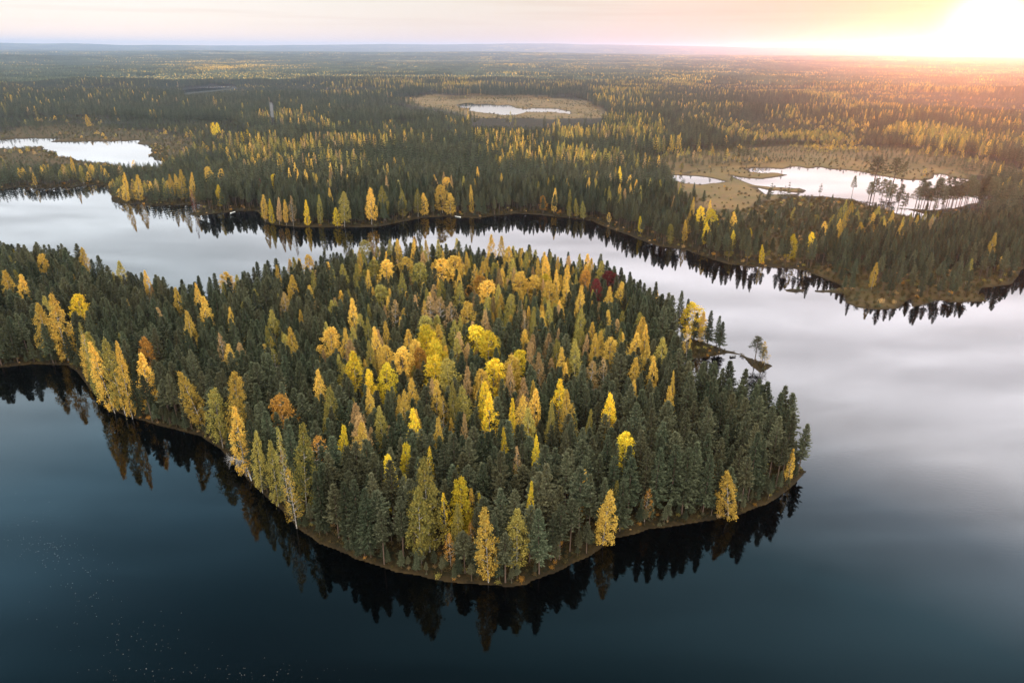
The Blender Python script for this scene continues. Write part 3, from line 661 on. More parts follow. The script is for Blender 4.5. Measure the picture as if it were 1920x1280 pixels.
# keep conifers from standing in front of the crowns seen in the photo
for e, nm, cw_, ax, ay, key in records:
    tx, ty = key
    cwpx = 16
    m_ = (np.abs(ix-tx) < cwpx) & (iy > ty-14) & (iy < ty+34) & (rng.random(len(ix)) < .85)
    ex, ey = e.location.x, e.location.y
    m_ &= (np.hypot(hx, hy) < hypot(ex, ey))
    hh = np.where(m_, np.maximum(hh*.80, 9.0), hh)
sp = fbm(hx/30+9, hy/30+4, 2)+rng.normal(size=len(hx))*.10 > .50
ww = np.where(sp, rng.uniform(1.7, 2.3, len(hx)), rng.uniform(1.6, 2.25, len(hx)))*(hh/15)**.6*1.12
dist = np.hypot(hx, hy); order = np.argsort(dist)
ind = {True: 0, False: 0}; stuffsel = []
cn = ['pine_tree', 'spruce_tree']
vis = (ix > -30) & (ix < 1950)
for i in order:
    s_ = bool(sp[i])
    if vis[i] and ind[s_] < 290:
        ind[s_] += 1; v = int(rng.integers(5))
        sh = ('spruce' if s_ else 'pine', v)
        e = build_tree(cn[s_], sh, sh[0], hx[i], hy[i], hz[i], hh[i], ww[i], rng.uniform(0, 6.28), rng.normal()*.02)
        jx, jy = proj(hx[i], hy[i], hz[i]+hh[i]*.75)
        records.append([e, cn[s_], 'dark green' if s_ else 'grey-green', float(jx), float(jy), None])
    else: stuffsel.append(i)
# hand-placed pines of the spit, the mire edge and the lone stand by the mire pond
PINES = [(1330,582,1326,648,'spruce',20),(1352,603,1349,656,'spruce',18),(1346,592,1342,653,'spruce',16),(1303,586,1301,640,'spruce',18),(1418,630,1415,676,'scots',24),(1430,650,1428,684,'scots',16),
    (1283,560,1283,632,'spruce',18),(1270,545,1270,628,'spruce',20),(1637,293,1637,352,'scots',28),(1673,296,1673,350,'scots',26),(1692,302,1692,340,'scots',10),
    (1598,330,1597,368,'scots',9),(1637,334,1636,384,'scots',16),(1651,335,1650,386,'scots',16),(1668,345,1667,392,'scots',20),(1683,345,1682,396,'scots',14),(1627,340,1626,384,'scots',12),(1660,338,1659,388,'scots',14),
    (1695,362,1694,402,'scots',8),(1370,330,1370,348,'scots',6)]
_g = random.Random(3)
PINES += [(xx+_g.uniform(-2, 2), 339+_g.uniform(-7, 16)-(xx-1715)*.05, xx, 391+_g.uniform(-1, 6), 'scots', _g.uniform(12, 20)) for xx in [1716+i*4.6+_g.uniform(-2, 2) for i in range(32)]]
PANC = {(1418,630):('dark round-crowned pine alone near the end of the narrow spit','islet pine'),
        (1330,582):('tall dark conifer leading the row where the spit thins','spit conifer row'),
        (1637,293):('round-topped pine left of the dark pair against the orange mire','mire pine pair')}
for k, (xt, yt, xb, yb, sh, cw) in enumerate(PINES):
    x, y = at(xb, yb, .5); d = ray(xt, yt); Dh = hypot(x, y); zg = max(.15, float(ground([x], [y])[0]))
    h = CAM_H+d[2]/hypot(d[0], d[1])*Dh-zg; h = max(4, min(24, h)); w = cw/FPX*hypot(Dh, CAM_H)*.5
    nm = 'pine_tree' if sh == 'scots' else 'spruce_tree'
    e = build_tree(nm, (sh, k % 3), 'pine' if sh == 'scots' else 'spruce', x, y, zg, h, w, k*1.3)
    jx, jy = proj(x, y, zg+h*.75)
    if (xt, yt) in PANC: ANCHOR[(xt, yt)] = PANC[(xt, yt)]
    records.append([e, nm, 'dark' if sh == 'scots' else 'dark green', float(jx), float(jy), (xt, yt)])

# ---- labels: landmarks by hand, the rest by their rank and side next to the nearest landmark
anc = [(k, r) for r in records for k in [r[5]] if k in ANCHOR]
ORD = ['first', 'second', 'third', 'fourth', 'fifth', 'sixth', 'seventh', 'eighth', 'ninth', 'tenth', 'eleventh', 'twelfth', 'thirteenth', 'fourteenth', 'fifteenth',
       'sixteenth', 'seventeenth', 'eighteenth', 'nineteenth', 'twentieth']+['twenty-'+q for q in ('first', 'second', 'third', 'fourth', 'fifth', 'sixth', 'seventh', 'eighth', 'ninth')]
ORD += ['thirtieth']+['thirty-'+q for q in ('first', 'second', 'third', 'fourth', 'fifth', 'sixth', 'seventh', 'eighth', 'ninth')]
SHORT = {'birch_tree': 'birch', 'aspen_tree': 'round broadleaf tree', 'rowan_tree': 'broadleaf tree', 'pine_tree': 'pine', 'spruce_tree': 'spruce'}
GRP = {'birch_tree': 'birches coloured for autumn in the lake woods', 'aspen_tree': 'round-crowned autumn trees in the lake woods', 'rowan_tree': 'red autumn trees in the lake woods',
       'pine_tree': 'pines crowding the lakeside woods', 'spruce_tree': 'spruces crowding the lakeside woods'}
CAT = {'birch_tree': 'birch tree', 'aspen_tree': 'aspen tree', 'rowan_tree': 'rowan tree', 'pine_tree': 'pine tree', 'spruce_tree': 'spruce tree'}
bins = {}
for r in records:
    if r[5] in ANCHOR: tag(r[0], ANCHOR[r[5]][0], CAT[r[1]], GRP[r[1]]); continue
    best = min(anc, key=lambda q: (q[1][3]-r[3])**2+((q[1][4]-r[4])*1.3)**2)
    dx = r[3]-best[1][3]; dy = (r[4]-best[1][4])*1.3
    side_ = ('to the right of' if dx > 0 else 'to the left of') if abs(dx) > abs(dy) else ('in front of' if dy > 0 else 'behind')
    bins.setdefault((best[0], side_, r[1], r[2]), []).append((dx*dx+dy*dy, r))
for (ak, side_, nm, cw_), L_ in bins.items():
    L_.sort(key=lambda q: q[0])
    for n_, (dd, r) in enumerate(L_):
        tag(r[0], '%s %s, %s one %s the %s' % (cw_, SHORT[nm], ORD[min(n_, 39)], side_, ANCHOR[ak][1]), CAT[nm], GRP[nm])

# ------------------------------------------------------------------ forests as masses
protoH = [two('p%d' % k, SHAPES[('spruce', k)][0], SHAPES[('spruce', k)][1], M['spruce'], M['conbark']) for k in range(5)] + \
         [two('q%d' % k, SHAPES[('pine', k)][0], SHAPES[('pine', k)][1], M['pine'], M['conbark']) for k in range(5)]
ss = np.array(stuffsel)
bxh, byh = proj(hx, hy, hz+hh)
pb = .36*np.exp(-((bxh-880)/260)**2-((byh-640)/150)**2)+.20*np.exp(-((bxh-1000)/190)**2-((byh-500)/45)**2)+.02
pb = pb*np.clip((fbm(hx/14, hy/14, 2)-.3)*4, .1, 2)
isb = rng.random(len(ss)) < pb[ss]; hb_ = ss[isb]; ss = ss[~isb]
P0 = np.stack([hx[ss], hy[ss], hz[ss]], 1); I0 = np.where(sp[ss], 0, 5)+rng.integers(0, 5, len(ss))
S0 = np.stack([ww[ss]/2, ww[ss]/2, hh[ss]/15], 1)

def goldp(px, py, X, Y):
    v = .028+.035*(px > 900)
    for (cx, cy_, sx, sy, am) in [(950, 270, 130, 12, .45), (560, 288, 90, 12, .35), (440, 200, 90, 10, .35), (1100, 310, 190, 22, .30), (820, 320, 160, 25, .14), (1500, 255, 330, 22, .24),
                                  (1250, 178, 260, 12, .40), (930, 165, 160, 6, .45), (430, 127, 100, 7, .55), (120, 285, 90, 14, .22), (1700, 280, 160, 20, .15), (600, 182, 60, 6, .4), (560, 225, 60, 20, .2),
                                  (750, 385, 150, 22, .60), (420, 350, 220, 24, .50), (620, 345, 200, 28, .30), (1000, 375, 200, 26, .30), (900, 330, 260, 20, .25), (1350, 420, 60, 40, .6), (1600, 430, 150, 40, .55), (1450, 205, 300, 8, .2), (1800, 470, 100, 25, .12)]:
        v = v+am*.52*np.exp(-((px-cx)/sx)**2-((py-cy_)/sy)**2)
    n = fbm(X/70+31, Y/70+7, 3); n2 = fbm(X/260+1, Y/400+3, 2)
    return np.clip(v*np.clip((n-.41)*10, 0, 3.0)*np.clip(.35+(n2-.35)*4, .15, 2), 0, .92)
def mask_trees(X, Y, Z, H):
    bx, by = proj(X, Y, Z); tx, ty = proj(X, Y, Z+H)
    ok = (bx > -90) & (bx < 2010)
    blk = np.zeros(len(X), bool)
    jx = (fbm(X/60, Y/170, 3)-.5)*90; jy = (fbm(X/60+8, Y/170+3, 3)-.5)*22
    rr_ = rng.random(len(X))
    for b in BOGS[:2]: blk |= inside(b, bx+jx, by+jy) & ~((rr_ < .07) & ~inside(b, tx+jx*.4, ty-3))
    for p in BOGS[:2]: blk |= inside(p, tx+jx*.5, ty-1+jy*.7) & (rr_ > .06)
    blk |= inside([(-200, 262), (60, 262), (180, 262), (297, 270), (293, 300), (190, 303), (60, 280), (-200, 273)], bx, by)
    blk |= inside(BOGS[2], bx, by) & (rr_ < .55)
    pv = [(60, 266), (180, 266), (290, 272), (283, 292), (280, 300), (240, 302), (190, 298), (150, 290), (120, 280), (60, 274)]
    blk |= inside([(342, 161), (390, 158), (440, 156), (446, 166), (400, 171), (345, 176)], tx, ty)
    blk |= inside(pv, tx, ty)
    for c in CLEAR: blk |= inside(c, bx, by)
    blk |= inside([(505, 196), (513, 196), (516, 228), (507, 228)], tx, ty)
    return ok & ~blk, bx, by
# tall forest on the mainland, one by one out to two kilometres
xs = []; ys = []
for (r0, r1, s) in ((330, 700, 4.3), (700, 1200, 5.0), (1200, 2300, 6.2)):
    gx, gy = grid(-r1*.85, r1*.85, r0*.55, r1, s); R_ = np.hypot(gx, gy); a_ = np.abs(np.arctan2(gx, gy))
    q = (R_ >= r0) & (R_ < r1) & (a_ < radians(41)); xs.append(gx[q]); ys.append(gy[q])
gx = np.concatenate(xs); gy = np.concatenate(ys)
a_, m_ = land_sd(gx, gy); q = m_ > 1.5; gx, gy, m_, a_ = gx[q], gy[q], m_[q], a_[q]
gz = ground(gx, gy, a_, m_)
H_ = 13.5+5*(fbm(gx/140, gy/140, 3)-.5)*2+rng.normal(size=len(gx))*1.1
stand = fbm(gx/330+40, gy/420+2, 3)
H_ = np.where(stand < .40, H_*np.clip(.55+(stand-.33)*4, .38, 1), H_)
ok, bx, by = mask_trees(gx, gy, gz, H_)
scr = inside(SCRUB, bx, by) | inside(MARSH, bx, by)
ring = inside([(1190, 300), (1300, 283), (1500, 272), (1700, 278), (1850, 300), (1960, 330), (1960, 350), (1860, 331), (1640, 303), (1400, 300), (1250, 328)], bx, by)
b3 = inside([(-200, 224), (150, 222), (430, 232), (470, 262), (400, 300), (340, 290), (345, 256), (180, 241), (-200, 246)], bx, by)
H_ = np.where(ring, H_*rng.uniform(.28, .55, len(gx)), H_)
H_ = np.where(b3, H_*rng.uniform(.3, .5, len(gx)), H_)
H_ = np.where(inside(BOGS[2], bx, by), rng.uniform(2.5, 4.5, len(gx)), H_)
H_ = np.where(inside(BOGS[0], bx, by) | inside(BOGS[1], bx, by), rng.uniform(3, 5, len(gx)), H_)
H_ = np.where(scr, H_*rng.uniform(.45, .95, len(gx)), H_)
H_ = np.clip(H_, 2.5, 20)
u = rng.random(len(gx))
ok &= ~(scr & (u < .45)) & ~(inside(MARSH, bx, by) & (by > 505) & (u < .25)) & ~(ring & (by > 288) & (u < .55)) & ~((m_ < 5) & (u < .25))
ok &= ~((np.hypot(gx, gy) < 620) & (by < 400) & (by > 397) & (bx > 330) & (bx < 500))
ok &= ~(inside([(1190, 408), (1215, 398), (1330, 400), (1330, 470), (1190, 450)], bx, by) & (u < .25))
for x, y, w in tk[np.hypot(tk[:, 0], tk[:, 1]) > 330]: ok &= np.hypot(gx-x, gy-y) > 2.2
# the right-hand wood beyond the marsh is tall and dark
gx, gy, gz, H_, bx, by, m_, u = [v[ok] for v in (gx, gy, gz, H_, bx, by, m_, u)]
gp = goldp(bx, by, gx, gy)
isg = rng.random(len(gx)) < gp
H_ = np.where(isg, H_*1.12, H_)
R_ = np.hypot(gx, gy); nearm = R_ < 520
cmid = [conifer_lo(600+k, 15, 2.1, .16+.05*(k % 3), 46, 'spruce') for k in range(3)]+[conifer_lo(650+k, 15, 2.0, .34, 40, 'pine') for k in range(3)]
protoM = [two('cm%d' % k, c_[0], c_[1], M['spruce' if k < 3 else 'pine'], M['conbark']) for k, c_ in enumerate(cmid)]
bmid = [leafy(700+k, 17, 2.2, .2, 'birch', 34, 12, .62, .6, 3) for k in range(3)]
protoB = [two('bm%d_%s' % (k, cc), bmid[k][0], bmid[k][1], M[cc], M['birchbark']) for cc in ('gold', 'olive', 'tan') for k in range(3)]
con = ~isg
spn = fbm(gx/60+3, gy/60+3, 2) > .5
# near part uses the detailed models, the far part the light ones
c1 = con & nearm; c2 = con & ~nearm
wid = rng.uniform(1.55, 2.2, len(gx))*(H_/15)**.5
Pn = np.stack([gx[c1], gy[c1], gz[c1]], 1); In = np.where(spn[c1], 0, 5)+rng.integers(0, 5, c1.sum()); Sn = np.stack([wid[c1]/2, wid[c1]/2, H_[c1]/15], 1)
scatter('conifer_wood', np.vstack([P0, Pn]), np.concatenate([I0, In]), rng.uniform(0, 6.28, len(P0)+len(Pn)), np.vstack([S0, Sn]), protoH,
        'dense dark conifer wood behind the front trees and along the far shore', 'forest')
If = np.where(spn[c2], 0, 3)+rng.integers(0, 3, c2.sum())
# birches
b1_ = isg & nearm; b2_ = isg & ~nearm
pick = lambda n: rng.choice([0, 0, 1, 1, 1, 2], n)
protoBH = [two('bh%d_%s' % (k, cc), SHAPES[(B, k)][0], SHAPES[(B, k)][1], M[cc], M['birchbark']) for cc in ('gold', 'olive', 'tan') for k in range(3)]
wb = rng.uniform(1.4, 2.2, len(gx))
# small broadleaf saplings between the headland conifers
fx, fy = grid(-320, 100, 100, 400, 7.5); fa, fm = land_sd(fx, fy); q = (fa > 3) & (rng.random(len(fx)) < .35)
fx, fy = fx[q], fy[q]; fz = ground(fx, fy); fix, fiy = proj(fx, fy, fz)
q = (fix < 1200) & ((fix > 480) | (rng.random(len(fix)) < .3)); fx, fy, fz = fx[q], fy[q], fz[q]
Pb = np.vstack([np.stack([gx[b1_], gy[b1_], gz[b1_]], 1), np.stack([fx, fy, fz], 1), np.stack([hx[hb_], hy[hb_], hz[hb_]], 1)])
fh = rng.uniform(.62, .88, len(fx)); fs = np.stack([fh*.8, fh*.8, fh], 1)
Sb = np.vstack([np.stack([wb[b1_]/2.2, wb[b1_]/2.2, H_[b1_]/17], 1), fs, np.stack([ww[hb_]/2.2, ww[hb_]/2.2, (hh[hb_]+.6)/17], 1)])
scatter('birch_wood', Pb, pick(len(Pb))*3+rng.integers(0, 3, len(Pb)), rng.uniform(0, 6.28, len(Pb)), Sb, protoBH, 'scattered autumn birches mixed into the dark woods near the lake', 'forest')
scatter('distant_conifer_wood', np.stack([gx[c2], gy[c2], gz[c2]], 1), If, rng.uniform(0, 6.28, c2.sum()), np.stack([wid[c2]/2*1.1, wid[c2]/2*1.1, H_[c2]/15], 1), protoM,
        'dark conifer forest stretching away beyond the lake and mires', 'forest')
Pb = np.stack([gx[b2_], gy[b2_], gz[b2_]], 1)
scatter('distant_birch_wood', Pb, pick(len(Pb))*3+rng.integers(0, 3, len(Pb)), rng.uniform(0, 6.28, len(Pb)), np.stack([wb[b2_]/2.2, wb[b2_]/2.2, H_[b2_]/17], 1), protoB,
        'golden birch belts streaking the forest beyond the lake', 'forest')
print('mainland trees', len(gx), 'gold', isg.sum())

# blocks of forest beyond two kilometres
def patch(seed, size, step, gold, hs=1.0, wide=1.0):
    g = np.random.default_rng(seed); V = []; Fq = []; Ft = []; mi = []; o = 0
    gx_, gy_ = np.meshgrid(np.arange(-size/2, size/2, step), np.arange(-size/2, size/2, step))
    gx_ = gx_.ravel()+g.uniform(-.5, .5, gx_.size)*step; gy_ = gy_.ravel()+g.uniform(-.5, .5, gy_.size)*step
    tri = []
    for x, y in zip(gx_, gy_):
        gl = g.random() < gold
        h = g.normal(13.5, 1.8)*hs*(1.1 if gl else 1); r = g.uniform(1.7, 2.4)*wide; n = 5
        zb = h*.25; zm = h*(.55 if gl else .40); rot = g.uniform(0, 6)
        jit = g.uniform(.75, 1.25, n)
        ring0 = [(x+.5*r*cos(rot+k*2*pi/n), y+.5*r*sin(rot+k*2*pi/n), zb) for k in range(n)]
        ring1 = [(x+r*jit[k]*cos(rot+k*2*pi/n+.5), y+r*jit[k]*sin(rot+k*2*pi/n+.5), zm+g.normal()*.5) for k in range(n)]
        V += ring0+ring1+[(x, y, h)]
        for k in range(n):
            k2 = (k+1) % n
            tri += [(o+k, o+k2, o+n+k), (o+k2, o+n+k2, o+n+k), (o+n+k, o+n+k2, o+2*n)]
            mi += [1 if gl else 0]*3
        o += 2*n+1
    return mesh_np('patch', np.array(V), np.array(tri), mi, mats=[M['spruce'], M['gold']])
pr1 = [patch(800+k, 64, 5.6, gl) for k, gl in enumerate((.02, .04, .07, .16, .45))]+[patch(806, 64, 5.6, .10, .5)]
pr2 = [patch(820+k, 150, 10, gl, 1.05, 1.9) for k, gl in enumerate((.02, .04, .07, .14, .35))]+[patch(826, 150, 10, .08, .6, 1.9)]
for (nm, r0, r1, s, prs, lab) in (('remote_forest', 2290, 7000, 60, pr1, 'hazy unbroken forest across the distant lowland'), ('horizon_forest', 7000, 19500, 138, pr2, 'faint blue-violet forest on the hills along the horizon')):
    qx, qy = np.meshgrid(np.arange(-r1*.8, r1*.8, s), np.arange(r0*.6, r1, s)); qx = qx.ravel()+rng.uniform(-3, 3, qx.size); qy = qy.ravel()+rng.uniform(-3, 3, qy.size)
    R_ = np.hypot(qx, qy); q = (R_ > r0) & (R_ < r1) & (np.abs(np.arctan2(qx, qy)) < radians(40)); qx, qy = qx[q], qy[q]
    qa, qm = land_sd(qx, qy); q = qm > s*.2; qx, qy = qx[q], qy[q]; qz = ground(qx, qy, qa[q], qm[q])
    bx, by = proj(qx, qy, qz); gp = goldp(bx, by, qx, qy)*1.0+rng.normal(size=len(qx))*.02
    st = fbm(qx/900+7, qy/500+2, 3)
    idx = np.digitize(gp, (.05, .11, .19, .34)); idx = np.where(st < .36, 5, idx)
    scatter(nm, np.stack([qx, qy, qz-.5], 1), idx, rng.integers(0, 4, len(qx))*pi/2, np.stack([np.ones(len(qx))]*2+[np.clip(.8+(st-.4), .6, 1.2)], 1), prs, lab, 'forest')
    print(nm, len(qx))

# ------------------------------------------------------------------ undergrowth
def bush(seed, n=160, R=.9, H=1.1, leaf=.22):
    g = np.random.default_rng(seed); P = g.normal(size=(n, 3))*np.array([R*.45, R*.45, H*.28])+np.array([0, 0, H*.5])
    P[:, 2] = np.clip(P[:, 2], 0.05, None)
    return cards(P, g.normal(size=(n, 3))+np.array([0, 0, .8]), leaf*g.uniform(.8, 1.8, n), leaf*.7, g)
bp = [mesh_np('bush', *bush(900+k), mats=[M[c]]) for k, c in enumerate(('shrub', 'shrub', 'shrub', 'olive', 'pine', 'orange', 'tan'))]
ux, uy = grid(-330, 110, 100, 400, 1.6); ua, um = land_sd(ux, uy)
q = (ua > .3) & ((ua < 11) | (rng.random(len(ux)) < .28)); ux, uy = ux[q], uy[q]; uz = ground(ux, uy, ua[q], um[q]); ua = ua[q]
us = rng.uniform(.35, 1.1, len(ux))*np.where(ua < 3, .7, 1.1)
ui = rng.choice(7, len(ux), p=[.28, .25, .2, .07, .1, .05, .05])
vx, vy = grid(-520, 520, 200, 780, 3.2); va, vm = land_sd(vx, vy); q = (vm > .4); vx, vy, vm = vx[q], vy[q], vm[q]; vz = ground(vx, vy, va[q], vm)
bx, by = proj(vx, vy, vz); sm = inside(SCRUB, bx, by) | inside(MARSH, bx, by)
q = (bx > -40) & (bx < 1960) & (sm | ((vm < 14) & (rng.random(len(vx)) < .75))) & ~inside(BOGS[0], bx, by); vx, vy, vz, sm = vx[q], vy[q], vz[q], sm[q]
vs = rng.uniform(.6, 1.4, len(vx))*np.where(sm, 1.15, 1); vi = rng.choice(7, len(vx), p=[.3, .26, .2, .04, .12, .02, .06])
uix, uiy = proj(ux, uy, uz)
tq = ~((uix > 1285) & (uiy < 705)) & (ua < 7) & (rng.random(len(ux)) < np.where(ua < 3.0, .55, .14))
mx_, my_ = grid(-1200, 700, 380, 1700, 7.0); bx, by = proj(mx_, my_, .5); q = np.zeros(len(bx), bool)
for b in BOGS: q |= inside(b, bx, by)
q &= rng.random(len(bx)) < np.clip((fbm(mx_/30, my_/60, 3)-.38)*4, .04, .8); mx_, my_ = mx_[q], my_[q]
qa, qm = land_sd(mx_, my_); q = qm > 1.5; mx_, my_ = mx_[q], my_[q]; mz_ = ground(mx_, my_, qa[q], qm[q])
vi = np.concatenate([vi, rng.choice(7, len(mx_), p=[.3, .25, .2, .02, .2, .01, .02])])
Pu = np.vstack([np.stack([ux, uy, uz], 1), np.stack([vx, vy, vz], 1), np.stack([mx_, my_, mz_], 1)]); su = np.concatenate([us, vs, rng.uniform(.6, 1.5, len(mx_))])
scatter('undergrowth', Pu, np.concatenate([ui, vi]), rng.uniform(0, 6.28, len(Pu)), np.stack([su, su, su*rng.uniform(.8, 1.3, len(su))], 1), bp, 'low brown and olive undergrowth along the shores and between trunks', 'undergrowth')
print('bushes', len(Pu))
th_ = rng.uniform(.16, .42, tq.sum()); tw_ = th_*rng.uniform(1.0, 1.5, len(th_)); pk = rng.integers(0, 10, len(th_))
scatter('shore_saplings', np.stack([ux[tq], uy[tq], uz[tq]], 1), pk, rng.uniform(0, 6.28, len(th_)), np.stack([tw_, tw_, th_], 1), protoH+[two('sb%d' % k, SHAPES[(B, k)][0], SHAPES[(B, k)][1], M['olive'], M['birchbark']) for k in range(2)],
        'young spruces and shoots fringing the shore of the wooded headland', 'saplings')

# ------------------------------------------------------------------ dead leaning tree, boats, cabin, floating leaves, track
def dead_tree():
    g = np.random.default_rng(5); x, y = at(472, 900, .3); zg = float(ground([x], [y])[0])
    e = bpy.data.objects.new('dead_tree', None); C.objects.link(e); e.location = (x, y, max(zg, .2))
    tx, ty = at(440, 880, 1.0); dx, dy = tx-x, ty-y; L = 8.5; n_ = hypot(dx, dy); dx, dy = dx/n_, dy/n_
    pts = [(0, 0, -.4), (dx*1.2, dy*1.2+.3, 2.6), (dx*3.0, dy*3.0+.6, 4.3), (dx*5.4, dy*5.4, 4.4), (dx*7.4, dy*7.4, 3.4)]
    v, f = tube(pts, [.16, .14, .11, .07, .03], 6)
    newobj('trunk', mesh_np('trunk', v, f, smooth=True, mats=[M['deadwood']]), e)
    parts = []
    for k in range(46):
        s = g.uniform(.15, 1)*(len(pts)-1); i = min(int(s), len(pts)-2); fr = s-i
        p = np.array(pts[i])*(1-fr)+np.array(pts[i+1])*fr
        d = np.array([dx*.6, dy*.6, 0])+g.normal(size=3)*np.array([.7, .7, .35]); d[2] -= .15; d /= np.linalg.norm(d); ln = g.uniform(1.2, 3.0)
        p1 = p+d*ln*.5+g.normal(size=3)*.12; p2 = p+d*ln+np.array([0, 0, -.35])
        parts.append(tube([p, p1, p2], [.045, .03, .012], 3))
        for j in range(3):
            q0 = p+(p1-p)*g.uniform(.3, 1); d2 = d+g.normal(size=3)*.6; parts.append(tube([q0, q0+d2*.5, q0+d2*1.0-np.array([0, 0, .15])], [.02, .015, .008], 3))
    newobj('branches', mesh_np('branches', *merge(parts), mats=[M['deadwood']]), e)
    tag(e, 'bare grey dead tree arching over the dark water at left shore', 'dead tree')
M['deadwood'] = simple('weathered_deadwood', (.42, .42, .44), .9)
dead_tree()
M['boatwhite'] = simple('white_boat_paint', (.75, .76, .75), .45, .06); M['boatin'] = simple('grey_boat_inside', (.35, .36, .36), .7)
M['wood'] = simple('dark_cabin_boards', (.07, .04, .03), .85); M['roofm'] = simple('dark_roof_sheet', (.045, .035, .045), .6); M['paneM'] = simple('pale_window', (.6, .58, .52), .3)
M['darkwood'] = simple('tarred_boat', (.06, .045, .04), .7)
def boat(px, py, L, rz, mt, label):
    x, y = at(px, py, .1)
    e = bpy.data.objects.new('rowing_boat', None); C.objects.link(e); e.location = (x, y, .0); e.rotation_euler = (0, 0, rz)
    ns = 11; rings = []
    for i in range(ns):
        s = i/(ns-1); hw = .72*L/4.5*(math.sin(pi*min(1, s*.80+.20))**.55); dp = .42-.12*math.sin(pi*s); top = .42+.18*(s-.5)**2*4*(.6 if s < .5 else 1)
        xx = (.5-s)*-L
        rings.append([(xx, -hw, top), (xx, -hw*.85, top-dp*.5), (xx, -hw*.35, top-dp*1.1), (xx, 0, top-dp*1.2), (xx, hw*.35, top-dp*1.1), (xx, hw*.85, top-dp*.5), (xx, hw, top)])
    V = [p for r in rings for p in r]; n = 7
    inner = [(p[0]*.97, p[1]*.92, p[2]+(.0 if j in (0, 6) else .05)) for r in rings for j, p in enumerate(r)]
    F = [(i*n+j, i*n+j+1, (i+1)*n+j+1, (i+1)*n+j) for i in range(ns-1) for j in range(n-1)]; o = len(V)
    F += [(o+i*n+j, o+(i+1)*n+j, o+(i+1)*n+j+1, o+i*n+j+1) for i in range(ns-1) for j in range(n-1)]
    F += [(i*n, (i+1)*n, o+(i+1)*n, o+i*n) for i in range(ns-1)]+[(i*n+6, o+i*n+6, o+(i+1)*n+6, (i+1)*n+6) for i in range(ns-1)]
    F += [(0, o, o+1, 1), (1, o+1, o+2, 2), (2, o+2, o+3, 3), (3, o+3, o+4, 4), (4, o+4, o+5, 5), (5, o+5, o+6, 6)]
    newobj('hull', mesh_np('hull', np.array(V+inner), np.array(F), mats=[mt]), e)
    for sx in (-.22, .05, .3):
        h2 = .55*L/4.5; x0 = sx*L
        V = [(x0-.14, -h2, .36), (x0+.14, -h2, .36), (x0+.14, h2, .36), (x0-.14, h2, .36), (x0-.14, -h2, .40), (x0+.14, -h2, .40), (x0+.14, h2, .40), (x0-.14, h2, .40)]
        newobj('seat', mesh_np('seat', np.array(V), np.array([(0, 3, 2, 1), (4, 5, 6, 7), (0, 1, 5, 4), (1, 2, 6, 5), (2, 3, 7, 6), (3, 0, 4, 7)]), mats=[M['boatin']]), e)
    tag(e, label, 'boat', 'small boats moored along the shores')
boat(437, 399, 4.8, 1.3, M['boatwhite'], 'small white boat moored at the tip of the far grassy spit')
boat(858, 407, 4.8, 2.5, M['boatwhite'], 'small white boat drawn up slantwise on the middle far shore')
boat(1374, 669, 2.6, .3, M['darkwood'], 'tiny dark boat floating in the bay beside the narrow spit')
def boxm(x0, x1, y0, y1, z0, z1):
    V = [(x0, y0, z0), (x1, y0, z0), (x1, y1, z0), (x0, y1, z0), (x0, y0, z1), (x1, y0, z1), (x1, y1, z1), (x0, y1, z1)]
    return np.array(V, float), np.array([(0, 3, 2, 1), (4, 5, 6, 7), (0, 1, 5, 4), (1, 2, 6, 5), (2, 3, 7, 6), (3, 0, 4, 7)])
def cabin(px, py, sc, label, wallm, roofm):
    x, y = at(px, py, 2); zg = float(ground([x], [y])[0])
    e = bpy.data.objects.new('cabin', None); C.objects.link(e); e.location = (x, y, zg); e.rotation_euler = (0, 0, .2); e.scale = (sc, sc, sc)
    newobj('wall', mesh_np('wall', *boxm(-3, 3, -2, 2, -.6, 2.4), mats=[wallm]), e)
    V = np.array([(-3.4, -2.5, 2.3), (3.4, -2.5, 2.3), (3.4, 0, 3.9), (-3.4, 0, 3.9), (-3.4, 2.5, 2.3), (3.4, 2.5, 2.3), (-3.4, -2.5, 2.16), (3.4, -2.5, 2.16), (3.4, 0, 3.74), (-3.4, 0, 3.74), (-3.4, 2.5, 2.16), (3.4, 2.5, 2.16)])
    F = np.array([(0, 1, 2, 3), (3, 2, 5, 4), (7, 6, 9, 8), (8, 9, 10, 11), (0, 6, 7, 1), (4, 5, 11, 10), (1, 7, 8, 2), (2, 8, 11, 5), (3, 9, 6, 0), (4, 10, 9, 3)])
    newobj('roof', mesh_np('roof', V, F, mats=[roofm]), e)
    newobj('door', mesh_np('door', *boxm(-.4, .45, -2.06, -1.99, 0, 2.0), mats=[M['boatin']]), e)
    for s in (-2, 1.9):
        newobj('window', mesh_np('window', *boxm(s-.45, s+.45, -2.05, -1.99, .9, 1.8), mats=[M['paneM']]), e)
    tag(e, label, 'cabin')
cabin(1265, 409, 1.1, 'dark low cabin half hidden among pines above the far right shore', M['wood'], M['roofm'])
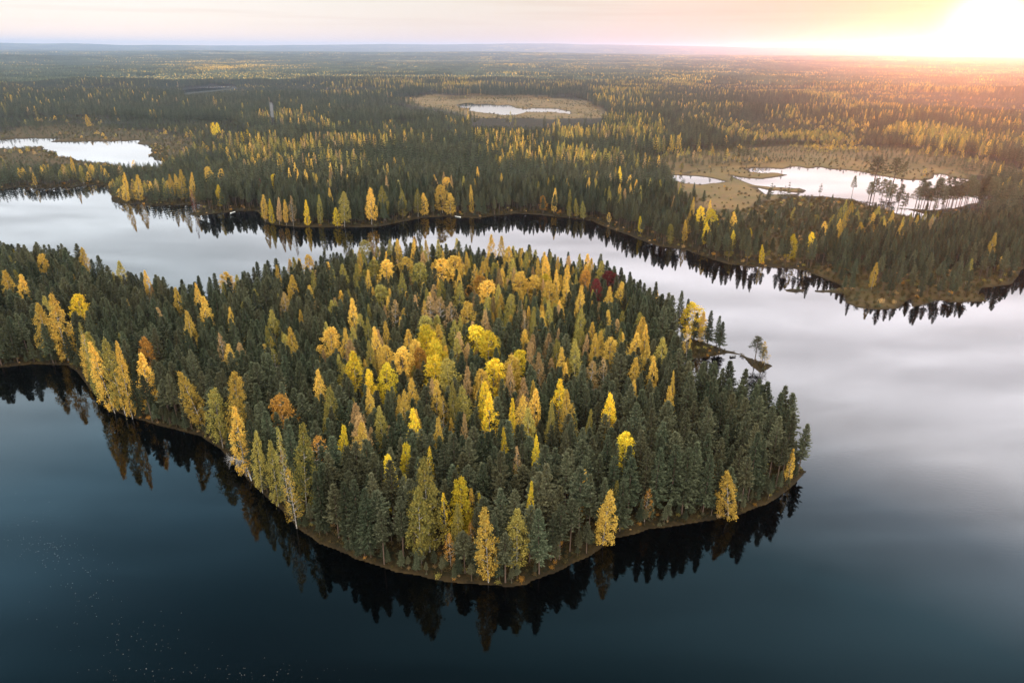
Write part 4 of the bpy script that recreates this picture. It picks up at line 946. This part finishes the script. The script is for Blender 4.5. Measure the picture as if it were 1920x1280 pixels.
# gravel track
p0 = at(508, 226); p1 = at(515, 226); p2 = at(511, 198); p3 = at(506, 198); nseg = 24; V = []
for i in range(nseg+1):
    s = i/nseg
    for (a, b) in ((p0, p3), (p1, p2)): V.append((a[0]*(1-s)+b[0]*s, a[1]*(1-s)+b[1]*s, 0))
V = np.array(V, float); V[:, 2] = ground(V[:, 0], V[:, 1])+.6
F = np.array([(2*i, 2*i+1, 2*i+3, 2*i+2) for i in range(nseg)])
M['gravel'] = simple('pale_gravel', (.13, .12, .11), .9)
tag(newobj('road', mesh_np('road', V, F, mats=[M['gravel']])), 'pale straight gravel track cut through the forest', kind='structure')
# floating leaves and foam flecks in the lower left
lv = []; g = np.random.default_rng(77)
for (cx, cy_, sx, sy, n) in ((85, 1022, 35, 10, 60), (110, 1045, 50, 22, 50), (160, 1120, 45, 40, 60), (250, 1215, 60, 30, 70), (420, 1262, 120, 10, 60), (60, 960, 40, 30, 25), (600, 800, 300, 300, 0)):
    for k in range(n):
        x, y = at(cx+g.normal()*sx, cy_+g.normal()*sy, .01)
        if land_sd(np.array([x]), np.array([y]))[0][0] < -6: lv.append((x, y, .012))
leafp = []
for k in range(3):
    q = np.random.default_rng(k); n = 7; th = np.linspace(0, 2*pi, n, endpoint=False); r = .10*q.uniform(.7, 1.2, n)
    V = np.vstack([np.stack([np.cos(th)*r*1.5, np.sin(th)*r, np.zeros(n)], 1), np.stack([np.cos(th)*r*1.4, np.sin(th)*r*.9, np.full(n, .012)], 1)])
    Fq = np.array([(i, (i+1) % n, n+(i+1) % n, n+i) for i in range(n)]); Ft = np.arange(n, 2*n)[None]
    leafp.append(mesh_np('floating_leaf', V, [Fq, Ft], mats=[simple('floating_leaf_%d' % k, (.16, .15, .14), .5)]))
lv = np.array(lv); ls = rng.uniform(.2, .6, len(lv))
scatter('floating_leaves', lv, rng.integers(0, 3, len(lv)), rng.uniform(0, 6.28, len(lv)), np.stack([ls]*3, 1), leafp, 'pale leaves and flecks floating on the dark water', 'floating leaves')

# ------------------------------------------------------------------ air
hm_ = bpy.data.materials.new('haze'); hm_.use_nodes = True; t = NT(hm_.node_tree)
pvn = t.add('ShaderNodeVolumePrincipled', {'Color': (.64, .78, 1.0, 1), 'Density': 7.6e-5, 'Anisotropy': .83})
t.add('ShaderNodeOutputMaterial', {'Volume': pvn.outputs[0]})
v, f = boxm(-22500, 22500, -2000, 25200, -4.0, 262)
tag(newobj('haze', mesh_np('haze', v, f, mats=[hm_])), 'thin evening haze over the forest', kind='stuff')
